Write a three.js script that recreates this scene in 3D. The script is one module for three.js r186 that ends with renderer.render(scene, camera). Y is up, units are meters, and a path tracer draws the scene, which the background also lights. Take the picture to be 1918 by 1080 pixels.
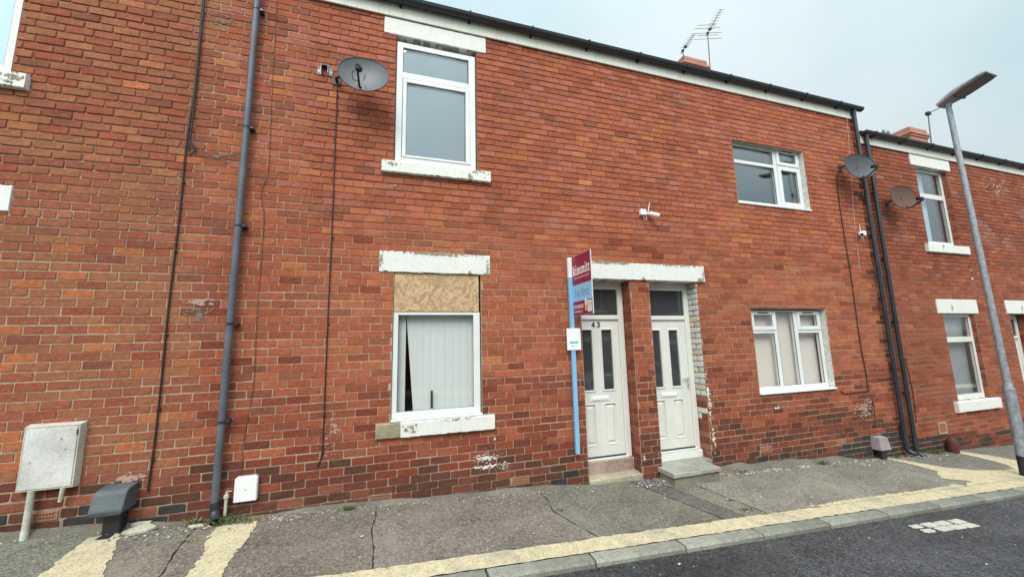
import * as THREE from 'three';
import { mergeGeometries, toCreasedNormals } from 'three/addons/utils/BufferGeometryUtils.js';
import { FontLoader } from 'three/addons/loaders/FontLoader.js';
import { TextGeometry } from 'three/addons/geometries/TextGeometry.js';

// ------------------------------------------------------------------ camera, sky, sun, exposure
const D2R = Math.PI / 180;
const scene = new THREE.Scene();
const camera = new THREE.PerspectiveCamera(74.74, 1024 / 576, 0.05, 800);
camera.position.set(0, 1.75, 4.701);
camera.rotation.order = 'YXZ';
camera.rotation.set(8.067 * D2R, -17.472 * D2R, -1.268 * D2R);
camera.updateMatrixWorld(true); camera.updateProjectionMatrix();
scene.add(camera);

const EXPOSURE = 1.47;
const SUN = 1.5, SUN_DIR = new THREE.Vector3(-0.25, 0.8, 0.62).normalize();

// small seeded random and noise
function rng(seed) { let a = seed >>> 0; return () => { a = (a + 0x6D2B79F5) >>> 0; let t = a; t = Math.imul(t ^ (t >>> 15), t | 1); t ^= t + Math.imul(t ^ (t >>> 7), t | 61); return ((t ^ (t >>> 14)) >>> 0) / 4294967296; }; }
function h3(x, y, z) { let h = Math.imul(x | 0, 374761393) ^ Math.imul(y | 0, 668265263) ^ Math.imul(z | 0, 1274126177); h = Math.imul(h ^ (h >>> 13), 1274126177); h ^= h >>> 16; return (h >>> 0) / 4294967296; }
const sm = t => t * t * (3 - 2 * t), lerp = (a, b, t) => a + (b - a) * t, clamp = (x, a = 0, b = 1) => Math.min(b, Math.max(a, x));
const step01 = (a, b, x) => sm(clamp((x - a) / (b - a)));
function vn(x, y, s = 0, per = 0) {
  const xi = Math.floor(x), yi = Math.floor(y), fx = sm(x - xi), fy = sm(y - yi);
  const w = v => per ? ((v % per) + per) % per : v;
  const a = h3(w(xi), w(yi), s), b = h3(w(xi + 1), w(yi), s), c = h3(w(xi), w(yi + 1), s), d = h3(w(xi + 1), w(yi + 1), s);
  return lerp(lerp(a, b, fx), lerp(c, d, fx), fy);
}
function fbm(x, y, s = 0, oct = 4, per = 0) { let v = 0, a = 0.5, n = 0; for (let i = 0; i < oct; i++) { v += a * vn(x, y, s + i * 17, per); n += a; a *= 0.5; x *= 2; y *= 2; per *= 2; } return v / n; }

{ // overcast sky, computed: thin pale blue-grey cloud, brighter overhead
  const w = 1024, h = 512, d = new Float32Array(w * h * 4);
  for (let j = 0; j < h; j++) for (let i = 0; i < w; i++) {
    const el = ((j + 0.5) / h - 0.5) * Math.PI, az = ((i + 0.5) / w - 0.5) * 2 * Math.PI;
    const dx = Math.cos(el) * Math.cos(az), dz = Math.cos(el) * Math.sin(az), dy = Math.sin(el), up = Math.max(dy, 0);
    const k = 1 / (up + 0.35), cx = dx * k * 1.6 + 7, cz = dz * k * 1.6 + 3;
    const c = fbm(cx, cz, 5, 5), c2 = fbm(cx * 2.3 + 9, cz * 2.3, 31, 4);
    const toSun = Math.max(0, dx * SUN_DIR.x + dy * SUN_DIR.y + dz * SUN_DIR.z);   // cloud is thinner-looking towards the hidden sun, behind the camera
    let L = (0.385 + 0.24 * up + 1.2 * toSun * toSun) * (0.86 + 0.28 * c) * (0.95 + 0.10 * c2) * 1.035;
    const wh = clamp(0.05 + 1.2 * (c - 0.45) + 0.45 * Math.exp(-up * 6));          // whiter cloud near the horizon and in patches
    const w2 = clamp(wh + 0.35 * toSun * toSun);
    let r = L * lerp(0.75, 1.07, w2), g = L * lerp(1.03, 1.075, w2), b = L * lerp(1.11, 1.11, w2);
    if (dy < 0) { const t = clamp(-dy * 6); r = lerp(r, 0.16, t); g = lerp(g, 0.16, t); b = lerp(b, 0.16, t); }
    const o = (j * w + i) * 4; d[o] = r; d[o + 1] = g; d[o + 2] = b; d[o + 3] = 1;
  }
  const t = new THREE.DataTexture(d, w, h, THREE.RGBAFormat, THREE.FloatType);
  t.mapping = THREE.EquirectangularReflectionMapping; t.magFilter = t.minFilter = THREE.LinearFilter; t.wrapS = THREE.RepeatWrapping; t.needsUpdate = true;
  scene.background = t; scene.environment = t;
}
const sun = new THREE.DirectionalLight(new THREE.Color(1, 0.925, 0.83), SUN);
sun.position.copy(SUN_DIR).multiplyScalar(40).add(new THREE.Vector3(4, 0, 0)); sun.target.position.set(4, 2, 0);
sun.castShadow = true; sun.shadow.radius = 55; sun.shadow.mapSize.set(2048, 2048);
Object.assign(sun.shadow.camera, { left: -16, right: 18, top: 14, bottom: -14, near: 1, far: 90 }); sun.shadow.bias = -0.0006;
scene.add(sun, sun.target);

// ------------------------------------------------------------------ textures
const toS = v => { v = clamp(v); return v <= 0.0031308 ? v * 12.92 : 1.055 * Math.pow(v, 1 / 2.4) - 0.055; };
const lin = hex => { const c = new THREE.Color(hex); return [c.r, c.g, c.b]; };
function dtex(n, fn, metres, srgb = true, m = n) {      // fn(u, v) with u, v in 0..1 -> linear rgb
  const d = new Uint8Array(n * m * 4);
  for (let j = 0; j < m; j++) for (let i = 0; i < n; i++) {
    const c = fn(i / n, j / m), o = (j * n + i) * 4;
    for (let k = 0; k < 3; k++) d[o + k] = Math.round(255 * (srgb ? toS(c[k]) : clamp(c[k])));
    d[o + 3] = 255;
  }
  const t = new THREE.DataTexture(d, n, m); t.wrapS = t.wrapT = THREE.RepeatWrapping; t.magFilter = THREE.LinearFilter; t.minFilter = THREE.LinearMipmapLinearFilter; t.generateMipmaps = true;
  if (srgb) t.colorSpace = THREE.SRGBColorSpace;
  t.repeat.set(1 / metres, 1 / metres); t.needsUpdate = true; return t;
}
const grey = v => [v, v, v];
const P = (u, v, f, s, o = 3) => fbm(u * f, v * f, s, o, f);
const T = {
  brick: dtex(1024, (u, v) => {
    const a = P(u, v, 6, 1, 3), b = P(u, v, 60, 2, 3), c = P(u, v, 220, 3, 2), pit = P(u, v, 130, 4, 2), salt = P(u, v, 28, 5, 3);
    let k = 0.80 + 0.42 * (a - 0.5) + 0.34 * (b - 0.5) + 0.24 * (c - 0.5);
    if (pit < 0.27) k *= 0.66;
    const s = clamp((salt - 0.66) * 5) * 0.25;
    return [k + s * 0.5, k * 0.99 + s * 0.8, k * 0.98 + s];
  }, 1),
  brickBump: dtex(512, (u, v) => grey(0.5 + 0.5 * (P(u, v, 60, 2, 3) - 0.5) + 0.5 * (P(u, v, 170, 3, 2) - 0.5) - (P(u, v, 90, 4, 2) < 0.27 ? 0.3 : 0)), 0.6, false),
  mortar: dtex(512, (u, v) => { const k = 0.78 + 0.5 * (P(u, v, 24, 11, 4) - 0.5) + 0.4 * (P(u, v, 128, 12, 2) - 0.5); return [k, k * 0.98, k * 0.95]; }, 0.7),
  paint: dtex(1024, (u, v) => {                        // old masonry paint, flaked to buff stone in places
    const n = P(u, v, 7, 21, 5), e = P(u, v, 26, 24, 4), f = P(u, v, 90, 22, 3), hair = Math.abs(P(u, v, 9, 23, 4) - 0.5);
    let k = 0.93 + 0.12 * (f - 0.5);
    if (hair < 0.004) k *= 0.72;
    const flake = clamp((n * 0.75 + e * 0.25 - 0.70) * 60), rim = clamp((n * 0.75 + e * 0.25 - 0.69) * 60) - flake;
    const st = [0.40 + 0.3 * (f - 0.5), 0.34 + 0.26 * (f - 0.5), 0.24 + 0.2 * (f - 0.5)];
    const sp = P(u, v, 50, 25, 2) > 0.86 ? 0.6 : 1;
    return [0, 1, 2].map(i => lerp(k * (1 - 0.25 * rim) * [1, 0.995, 0.965][i] * sp, st[i], flake));
  }, 1.3),
  upvc: dtex(512, (u, v) => { const k = 0.93 + 0.12 * (P(u, v, 5, 31, 4) - 0.5) + 0.07 * (P(u, v, 80, 32, 2) - 0.5) - (P(u, v, 60, 33, 2) > 0.82 ? 0.15 : 0); return [k, k * 0.998, k * 0.985]; }, 0.8),
  fascia: dtex(1024, (u, v) => {                       // cream board with run stains below the gutter
    const s = P(u, v * 0 + 0.3, 90, 41, 3), s2 = fbm(u * 160, v * 4, 42, 2, 4) , n = P(u, v, 8, 43, 4);
    let k = 0.93 + 0.2 * (n - 0.5); const run = clamp((s - 0.62) * 4) * (0.4 + 0.6 * s2);
    k *= 1 - 0.2 * run; return [k, k * 0.985, k * (0.93 - 0.1 * run)];
  }, 1.6),
  grime: dtex(512, (u, v) => grey(0.8 + 0.5 * (P(u, v, 5, 51, 4) - 0.5) + 0.25 * (P(u, v, 70, 52, 2) - 0.5)), 0.9),
  galv: dtex(512, (u, v) => { const a = P(u, v, 16, 61, 3), b = P(u, v, 40, 62, 3); const k = 0.72 + 0.55 * (a - 0.5) + 0.3 * (b - 0.5); return [k, k * 1.01, k * 1.03]; }, 0.7),
  tarmac: dtex(2048, (u, v) => {
    const a = P(u, v, 5, 71, 4), f = P(u, v, 300, 73, 2), g = P(u, v, 150, 74, 2), h = h3(Math.floor(u * 230), Math.floor(v * 230), 9), q = P(u, v, 70, 75, 2);
    let k = 0.62 + 0.45 * (a - 0.5) + 0.45 * (f - 0.5) + 0.4 * (g - 0.5) + 0.28 * (q - 0.5);
    if (g > 0.70) k += 0.25; if (h > 0.992) k += 0.3; if (h < 0.02) k *= 0.6; if (f < 0.27) k *= 0.6;
    return [k * 1.02, k, k * 0.95];
  }, 1.9),
  tarmacBump: dtex(1024, (u, v) => grey(0.35 * P(u, v, 150, 74, 2) + 0.65 * P(u, v, 300, 73, 2)), 1.9, false),
  road: dtex(2048, (u, v) => {
    const a = P(u, v, 5, 81, 4), f = P(u, v, 320, 83, 2), g = P(u, v, 190, 84, 2), h = h3(Math.floor(u * 240), Math.floor(v * 240), 4), q = P(u, v, 80, 85, 2);
    let k = 0.42 + 0.5 * (a - 0.5) + 0.7 * (f - 0.5) + 0.4 * (g - 0.5) + 0.5 * (q - 0.5);
    if (g > 0.7) k += 0.3; if (h > 0.99) k += 0.5; if (h > 0.9985) k += 0.6; if (f < 0.3) k *= 0.5;
    return [k, k, k * 1.01];
  }, 2.1),
  concrete: dtex(1024, (u, v) => {
    const a = P(u, v, 4, 91, 5), f = P(u, v, 200, 93, 2), g = P(u, v, 40, 94, 3);
    let k = 0.78 + 0.5 * (a - 0.5) + 0.4 * (f - 0.5) + 0.3 * (g - 0.5); if (f < 0.28) k *= 0.7;
    return [k, k * 0.985, k * 0.95];
  }, 1.2),
  worn: dtex(1024, (u, v) => {                         // buff trench concrete: scuffed, stained grey in patches
    const a = P(u, v, 5, 191, 5), b = P(u, v, 14, 195, 4), f = P(u, v, 200, 193, 2), g = P(u, v, 60, 194, 3), st = clamp((a * 0.6 + b * 0.4 - 0.52) * 6);
    let k = 0.82 + 0.3 * (b - 0.5) + 0.4 * (f - 0.5) + 0.3 * (g - 0.5); if (f < 0.28) k *= 0.7;
    return [lerp(k, k * 0.72, st), lerp(k * 0.985, k * 0.73, st), lerp(k * 0.95, k * 0.80, st)];
  }, 1.6),
  osb: dtex(1024, (u, v) => {                          // strand board: layered flakes lying every way
    let best = [0.5, 0.30, 0.13], top = -1;
    for (let L = 0; L < 5; L++) {
      const ang = [0.3, 1.2, 2.1, 2.8, 0.8][L], f = [20, 24, 22, 18, 26][L], w = 0.14 * (P(u, v, 6, 100 + L, 2) - 0.5);
      const x = (u * Math.cos(ang) + v * Math.sin(ang) + w) * f * 0.34, y = (-u * Math.sin(ang) + v * Math.cos(ang) + w) * f * 2.2;
      const id = h3(Math.floor(x + 0.5 * (Math.floor(y) & 1)), Math.floor(y), 200 + L), fy = y - Math.floor(y);
      if (id > top && id > 0.35) { top = id; const q = h3(Math.floor(id * 9999), L, 7), s = 0.60 + 0.46 * q, grain = 0.9 + 0.2 * vn(x * 3, y * 9, L), e = fy < 0.1 ? 0.62 : 1; best = [0.62 * s * grain * e, 0.41 * s * grain * e * (0.94 + 0.1 * q), 0.225 * s * grain * e]; }
    }
    return best;
  }, 1.1),
  slate: dtex(256, (u, v) => grey(0.75 + 0.5 * (P(u, v, 12, 111, 3) - 0.5)), 1),
  rust: dtex(512, (u, v) => { const a = P(u, v, 8, 121, 4), b = P(u, v, 40, 122, 3), k = clamp((a * 0.7 + b * 0.3 - 0.4) * 4); return [lerp(0.17, 0.22, k) + 0.1 * (b - 0.5), lerp(0.12, 0.10, k) + 0.05 * (b - 0.5), lerp(0.10, 0.055, k)]; }, 0.6),
};
const texOf = (t, r) => { const c = t.clone(); c.repeat.set(r, r); c.needsUpdate = true; return c; };

// ------------------------------------------------------------------ materials
const matte = (color, o = {}) => { const m = new THREE.MeshPhysicalMaterial({ color: new THREE.Color().setRGB(...color), side: THREE.DoubleSide, roughness: 0.92, specularIntensity: 0.35, ...o }); return m; };   // dry mineral surfaces
const mat = (color, o = {}) => new THREE.MeshStandardMaterial({ color: Array.isArray(color) ? new THREE.Color().setRGB(...color) : color, roughness: 0.8, side: THREE.DoubleSide, ...o });
const M = {
  mortar: matte([1, 1, 1], { map: T.mortar, vertexColors: true, roughness: 0.95 }),
  bricks: matte([1, 1, 1], { map: T.brick, bumpMap: T.brickBump, bumpScale: 0.003, vertexColors: true, roughness: 0.9 }),
  paint: mat([0.82, 0.81, 0.77], { map: T.paint, roughness: 0.7 }),
  paintCream: mat([0.86, 0.83, 0.70], { map: T.paint, roughness: 0.7 }),
  render: mat([0.80, 0.80, 0.77], { map: T.upvc, roughness: 0.7 }),
  stone: mat([0.42, 0.36, 0.25], { map: T.concrete, roughness: 0.95 }),
  upvc: mat([0.80, 0.805, 0.79], { map: T.upvc, roughness: 0.35 }),
  upvcCream: mat([0.78, 0.765, 0.71], { map: T.upvc, roughness: 0.4 }),
  gasket: mat([0.03, 0.03, 0.03], { roughness: 0.6 }),
  fascia: mat([0.80, 0.79, 0.72], { map: T.fascia, roughness: 0.6 }),
  gutter: mat([0.040, 0.043, 0.048], { map: T.grime, roughness: 0.5 }),
  slate: mat([0.10, 0.105, 0.12], { map: T.slate, roughness: 0.7 }),
  pipeGrey: mat([0.125, 0.138, 0.162], { map: T.grime, roughness: 0.5 }),
  pipeBlack: mat([0.035, 0.042, 0.047], { map: T.grime, roughness: 0.33 }),
  black: mat([0.02, 0.02, 0.022], { roughness: 0.6 }),
  dish: mat([0.085, 0.09, 0.10], { map: T.grime, roughness: 0.42 }),
  dishRust: mat([0.72, 0.66, 0.62], { map: T.rust, roughness: 0.75 }),
  steel: mat([0.40, 0.41, 0.42], { metalness: 0.5, roughness: 0.5, map: T.galv }),
  galv: mat([0.44, 0.47, 0.50], { metalness: 0.25, roughness: 0.55, map: T.galv }),
  white: mat([0.82, 0.82, 0.80], { roughness: 0.4 }),
  boxGrey: mat([0.74, 0.72, 0.68], { map: T.grime, roughness: 0.6 }),
  boxTrim: mat([0.66, 0.62, 0.52], { map: T.grime, roughness: 0.7 }),
  conduit: mat([0.60, 0.58, 0.47], { map: T.grime, roughness: 0.7 }),
  pink: mat([0.38, 0.325, 0.33], { map: T.grime, roughness: 0.8 }),
  rustRed: mat([0.13, 0.035, 0.025], { map: T.grime, roughness: 0.8 }),
  blue: mat([0.22, 0.52, 0.80], { map: T.upvc, roughness: 0.55 }),
  osb: mat([1, 1, 1], { map: T.osb, roughness: 0.85 }),
  slat: mat([0.60, 0.63, 0.60], { roughness: 0.9 }),
  beigeBlind: mat([0.66, 0.60, 0.54], { roughness: 0.9 }),
  net: mat([0.30, 0.33, 0.32], { roughness: 0.9 }),
  paleBlind: mat([0.62, 0.72, 0.76], { roughness: 0.9 }),
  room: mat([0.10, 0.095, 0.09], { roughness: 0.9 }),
  terracotta: mat([0.40, 0.16, 0.09], { map: T.brick, roughness: 0.85 }),
  pavement: matte([1, 1, 1], { map: T.tarmac, bumpMap: T.tarmacBump, bumpScale: 0.004, vertexColors: true, roughness: 0.92 }),
  joint: mat([0.07, 0.07, 0.055], { map: T.concrete, roughness: 1 }),
  yellow: matte([0.66, 0.57, 0.385], { map: T.worn, roughness: 0.95 }),
  kerb: mat([0.31, 0.31, 0.265], { map: T.concrete, bumpMap: T.tarmacBump, bumpScale: 0.003, roughness: 0.95 }),
  road: mat([1, 1, 1], { map: T.road, bumpMap: T.tarmacBump, bumpScale: 0.006, vertexColors: true, roughness: 0.85 }),
  earth: mat([0.10, 0.10, 0.09], { map: T.tarmac, roughness: 1 }),
  roadPaint: mat([0.60, 0.58, 0.50], { map: T.worn, roughness: 0.85 }),
  slab: mat([0.40, 0.39, 0.33], { map: T.concrete, roughness: 0.95 }),
  chrome: mat([0.75, 0.76, 0.78], { metalness: 0.6, roughness: 0.3 }),
  cable: mat([0.012, 0.012, 0.012], { roughness: 0.6 }),
  wire: mat([0.16, 0.06, 0.04], { roughness: 0.8 }),
  wireWhite: mat([0.55, 0.50, 0.45], { roughness: 0.8 }),
  aerial: mat([0.10, 0.105, 0.115], { metalness: 0.3, roughness: 0.5 }),
  leaf: mat([0.09, 0.12, 0.035], { roughness: 0.9 }),
  dry: mat([0.30, 0.24, 0.10], { roughness: 0.9 }),
};
const glass = (ior, tint = [1, 1, 1]) => new THREE.MeshPhysicalMaterial({ color: new THREE.Color().setRGB(...tint), roughness: 0.015, metalness: 0, transmission: 1, thickness: 0, ior, side: THREE.DoubleSide });
M.glass = glass(1.65); M.glassSky = glass(2.05, [0.90, 0.95, 0.98]); M.glassDoor = new THREE.MeshPhysicalMaterial({ color: new THREE.Color().setRGB(0.050, 0.054, 0.056), roughness: 0.03, ior: 1.9, side: THREE.DoubleSide })   // dark obscured glass;

// ------------------------------------------------------------------ geometry helpers
function fin(g) {                                    // plain non-indexed geometry with uv in metres by the way each face points
  if (g.index) g = g.toNonIndexed();
  if (!g.attributes.normal) g.computeVertexNormals();
  const p = g.attributes.position, n = p.count, uv = new Float32Array(n * 2), a = new THREE.Vector3(), b = new THREE.Vector3(), c = new THREE.Vector3();
  for (let i = 0; i < n; i += 3) {
    a.fromBufferAttribute(p, i); b.fromBufferAttribute(p, i + 1); c.fromBufferAttribute(p, i + 2);
    const e = b.clone().sub(a).cross(c.clone().sub(a)), x = Math.abs(e.x), y = Math.abs(e.y), z = Math.abs(e.z);
    [a, b, c].forEach((q, k) => { const o = (i + k) * 2; if (z >= x && z >= y) { uv[o] = q.x; uv[o + 1] = q.y; } else if (x >= y) { uv[o] = q.z; uv[o + 1] = q.y; } else { uv[o] = q.x; uv[o + 1] = q.z; } });
  }
  g.setAttribute('uv', new THREE.BufferAttribute(uv, 2)); for (const k of Object.keys(g.attributes)) if (!['position', 'normal', 'uv', 'color'].includes(k)) g.deleteAttribute(k);
  return g;
}
function raw(pos) { const g = new THREE.BufferGeometry(); g.setAttribute('position', new THREE.BufferAttribute(new Float32Array(pos), 3)); g.computeVertexNormals(); return g; }
const join = gs => gs.length === 1 ? fin(gs[0]) : mergeGeometries(gs.map(fin));
function cbox(x0, x1, y0, y1, z0, z1, b = 0.004) {   // box with chamfered edges
  b = Math.min(b, (x1 - x0) / 2.5, (y1 - y0) / 2.5, (z1 - z0) / 2.5);
  const c = [(x0 + x1) / 2, (y0 + y1) / 2, (z0 + z1) / 2], hh = [(x1 - x0) / 2, (y1 - y0) / 2, (z1 - z0) / 2], pos = [];
  const v = (s, ax) => [0, 1, 2].map(i => c[i] + s[i] * (hh[i] - (i === ax ? 0 : b)));
  const push = (...q) => { const m = q.reduce((a, p) => [a[0] + p[0] / q.length, a[1] + p[1] / q.length, a[2] + p[2] / q.length], [0, 0, 0]);
    for (let i = 1; i + 1 < q.length; i++) { const A = q[0], B = q[i], C = q[i + 1], u = B.map((t, k) => t - A[k]), w = C.map((t, k) => t - A[k]);
      const nn = [u[1] * w[2] - u[2] * w[1], u[2] * w[0] - u[0] * w[2], u[0] * w[1] - u[1] * w[0]], o = m.map((t, k) => t - c[k]);
      (nn[0] * o[0] + nn[1] * o[1] + nn[2] * o[2] >= 0) ? pos.push(...A, ...B, ...C) : pos.push(...A, ...C, ...B); } };
  for (let ax = 0; ax < 3; ax++) for (const s of [-1, 1]) { const i = (ax + 1) % 3, j = (ax + 2) % 3, q = [[-1, -1], [1, -1], [1, 1], [-1, 1]].map(([a, d]) => { const t = [0, 0, 0]; t[ax] = s; t[i] = a; t[j] = d; return v(t, ax); }); push(...q); }
  for (let ax = 0; ax < 3; ax++) { const i = (ax + 1) % 3, j = (ax + 2) % 3; for (const a of [-1, 1]) for (const d of [-1, 1]) { const t0 = [0, 0, 0], t1 = [0, 0, 0]; t0[i] = t1[i] = a; t0[j] = t1[j] = d; t0[ax] = -1; t1[ax] = 1; push(v(t0, i), v(t1, i), v(t1, j), v(t0, j)); } }
  for (const a of [-1, 1]) for (const d of [-1, 1]) for (const e of [-1, 1]) { const t = [a, d, e]; push(v(t, 0), v(t, 1), v(t, 2)); }
  return raw(pos);
}
const V3 = (x, y, z) => new THREE.Vector3(x, y, z);
function tube(pts, r, seg = 8, n = 0, tension = 0.3) { const c = new THREE.CatmullRomCurve3(pts.map(p => V3(...p)), false, 'catmullrom', tension); return new THREE.TubeGeometry(c, n || (pts.length - 1) * 6, r, seg, false); }
function rod(a, b, r0, r1 = r0, seg = 12, open = false) { const A = V3(...a), B = V3(...b), d = B.clone().sub(A), g = new THREE.CylinderGeometry(r1, r0, d.length(), seg, 1, open); g.applyQuaternion(new THREE.Quaternion().setFromUnitVectors(V3(0, 1, 0), d.clone().normalize())); g.translate(...A.add(B).multiplyScalar(0.5).toArray()); return g; }
function sphere(x, y, z, r, w = 14, h = 10) { return new THREE.SphereGeometry(r, w, h).translate(x, y, z); }
function quad(a, b, c, d) { return raw([...a, ...b, ...c, ...a, ...c, ...d]); }
const ngeo = g => { const q = g.index ? g.toNonIndexed() : g; return q; };

const used = {};
function numbered(n) { const k = used[n] = (used[n] ?? -1) + 1; return k ? `${n}_${String(k).padStart(3, '0')}` : n; }
function obj(name, geos, m, parent) {
  const o = new THREE.Mesh(join(Array.isArray(geos) ? geos : [geos]), m); o.castShadow = o.receiveShadow = true;
  if (parent) { o.name = name; parent.add(o); } else { o.name = numbered(name); scene.add(o); }
  return o;
}
function thing(name, label, category, pos = [0, 0, 0], group) { const o = new THREE.Group(); o.name = numbered(name); o.position.set(...pos); o.userData = { label, category }; if (group) o.userData.group = group; scene.add(o); return o; }
function tag(o, label, category, group) { o.userData = { label, category }; if (group) o.userData.group = group; return o; }
const struct = (name, geos, m) => { const o = obj(name, geos, m); o.userData.kind = 'structure'; return o; };

// ------------------------------------------------------------------ levels of the street
const SL = -0.047, CF = -0.02, KZ0 = 1.44, KZ1 = 1.575;
const gy = (x, z) => 0.01 + SL * x + CF * z;                       // pavement
const ry = (x, z) => gy(x, KZ1) - 0.05 + 0.012 * Math.min(z - KZ1, 3) - 0.012 * Math.max(0, z - 5.4);  // cambered road
const H = 0.0866, LB = 0.233, J = 0.0086;                          // brick course, length, joint
const YREF = 0.012;

// ------------------------------------------------------------------ houses: what stands where on the front
const houses = [
  { key: 'left', x0: -6.9, x1: -1.72, dy: 0.455, label: 'brown-red brick terraced house left of the grey drainpipe, cut by the photo edge' },
  { key: 'mid', x0: -1.72, x1: 3.46, dy: 0, label: 'red brick terraced house numbered 43 with a chipboard panel over its lower window' },
  { key: 'right', x0: 3.46, x1: 8.86, dy: 0, label: 'red brick terraced house with wide white windows and a cream painted door jamb' },
  { key: 'lower', x0: 8.86, x1: 13.98, dy: -0.49, label: 'darker red terraced house with lower eaves behind the street lamp' },
  { key: 'far', x0: 13.98, x1: 19.2, dy: -0.49, label: 'farthest terraced house at the right edge, beyond the white door lintel' },
];
const house = {};
for (const s of houses) { const o = thing('terrace_house', s.label, 'house', [s.x0, gy(s.x0, 0), 0]); o.userData.group = 'terraced houses along the street'; s.o = o; house[s.key] = s; }
// a part's geometry is written in world metres; put() shifts it under its house
function part(s, name, geos, m, parent) { const g = join(Array.isArray(geos) ? geos : [geos]); g.translate(-s.o.position.x, -s.o.position.y, -s.o.position.z); const o = new THREE.Mesh(g, m); o.name = name; o.castShadow = o.receiveShadow = true; (parent || s.o).add(o); return o; }

const openings = [];   // x0, x1, y0, y1, depth
const blockers = [];   // anything bricks stop at
const open = (s, x0, x1, y0, y1, depth, style) => { openings.push({ s, x0, x1, y0, y1, depth, style }); blockers.push([x0, x1, y0, y1]); };
const roughSlab = (x0, x1, y0, y1, z0, z1, seed, amp = 0.006, b = 0.008) => { // lintel or sill with worn uneven edges
  const nx = Math.ceil((x1 - x0) / 0.05), R = rng(seed), prof = [[y0 + b, z1], [y0, z1 - b], [y0, z0], [y1, z0], [y1, z1 - b], [y1 - b, z1]], pos = [], rows = [];
  for (let i = 0; i <= nx; i++) { const x = lerp(x0, x1, i / nx), nick = R() < 0.12 ? 2.6 : 1; rows.push(prof.map(([y, z]) => [x + (i === 0 || i === nx ? (R() - 0.5) * amp : 0), y + (R() - 0.5) * amp * nick * (y < y0 + b * 2 ? 1 : 0.7), z + (z === z0 ? 0 : (R() - 0.5) * amp * 0.6)])); }
  for (let i = 0; i < nx; i++) for (let k = 0; k < prof.length; k++) { const a = rows[i][k], bb = rows[i + 1][k], k2 = (k + 1) % prof.length, c = rows[i + 1][k2], d = rows[i][k2]; pos.push(...a, ...c, ...bb, ...a, ...d, ...c); }
  for (const [r, f] of [[rows[0], 1], [rows[nx], -1]]) for (let k = 1; k + 1 < prof.length; k++) f > 0 ? pos.push(...r[0], ...r[k], ...r[k + 1]) : pos.push(...r[0], ...r[k + 1], ...r[k]);
  return raw(pos);
};
function lintel(s, x0, x1, y0, y1, seed, m = M.paint, z1 = 0.012) { blockers.push([x0, x1, y0, y1]); return part(s, 'lintel', roughSlab(x0, x1, y0, y1, -0.24, z1, seed), m); }
function sill(s, x0, x1, y0, y1, seed, m = M.paint, z1 = 0.05) { blockers.push([x0, x1, y0, y1]); return part(s, 'sill', roughSlab(x0, x1, y0, y1, -0.24, z1, seed), m); }

const HL = house.left, HM = house.mid, HR = house.right, HW = house.lower, HF = house.far;
// left house
open(HL, -4.76, -3.68, 4.485, 6.255, 0.06); lintel(HL, -4.92, -3.51, 6.255, 6.49, 3); sill(HL, -4.92, -3.525, 4.325, 4.485, 4);
lintel(HL, -4.92, -3.512, 3.08, 3.335, 5); open(HL, -4.76, -3.68, 1.33, 3.08, 0.06); sill(HL, -4.92, -3.525, 1.17, 1.33, 6);
open(HL, -6.7, -5.86, 0.32, 3.08, 0.2, 'door'); lintel(HL, -6.9, -5.7, 3.08, 3.335, 7);
// number 43
lintel(HM, -0.2, 1.163, 5.80, 6.038, 11); open(HM, -0.04, 1.025, 4.02, 5.80, 0.05); sill(HM, -0.186, 1.2, 3.872, 4.02, 12);
lintel(HM, -0.18, 1.182, 2.617, 2.874, 13); open(HM, -0.012, 1.058, 0.866, 2.617, 0.05);
{ const g = roughSlab(0.10, 1.208, 0.70, 0.868, -0.24, 0.05, 14), st = roughSlab(-0.167, 0.10, 0.703, 0.866, -0.24, 0.047, 15); blockers.push([-0.167, 1.208, 0.70, 0.868]); part(HM, 'sill', g, M.paint); part(HM, 'sill', st, M.stone).userData.label = 'bare stone end of the sill with its paint gone'; }
open(HM, 2.478, 3.292, -0.6, 2.61, 0.2, 'door'); lintel(HM, 2.295, 3.458, 2.61, 2.86, 16, M.paint, 0.03);
// right house
open(HR, 3.625, 4.502, -0.6, 2.612, 0.2, 'doorpaint'); lintel(HR, 3.464, 4.645, 2.612, 2.862, 17, M.paint, 0.03);
open(HR, 5.555, 7.262, 4.005, 5.158, 0.1, 'render'); open(HR, 5.56, 7.270, 0.846, 2.208, 0.1, 'render');
// lower houses
lintel(HW, 10.445, 11.83, 5.305, 5.552, 21); open(HW, 10.6, 11.71, 3.575, 5.305, 0.12); sill(HW, 10.45, 11.89, 3.40, 3.575, 22);
lintel(HW, 10.47, 11.85, 2.13, 2.42, 23); open(HW, 10.63, 11.72, 0.40, 2.13, 0.09); sill(HW, 10.47, 11.93, 0.205, 0.40, 24, M.paint, 0.06);
open(HW, 13.05, 13.82, -1.2, 2.13, 0.2, 'door'); lintel(HW, 12.93, 13.975, 2.13, 2.42, 25);
open(HF, 14.13, 14.9, -1.2, 2.13, 0.2, 'door'); lintel(HF, 13.985, 15.06, 2.13, 2.42, 26);
lintel(HF, 16.1, 17.5, 2.13, 2.42, 27); open(HF, 16.25, 17.35, 0.40, 2.13, 0.09); sill(HF, 16.1, 17.5, 0.205, 0.40, 28);
lintel(HF, 16.1, 17.5, 5.305, 5.552, 29); open(HF, 16.25, 17.35, 3.575, 5.305, 0.12); sill(HF, 16.1, 17.5, 3.40, 3.575, 30);
// air bricks
const vents = [[HM, -0.10, 0.072], [HM, 1.535, 0.062], [HR, 5.56, 0.02], [HR, 7.23, -0.025], [HW, 10.75, -0.12], [HL, -2.95, 0.3]];
for (const [, x, y] of vents) blockers.push([x - 0.112, x + 0.112, y - 0.042, y + 0.042]);

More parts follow.
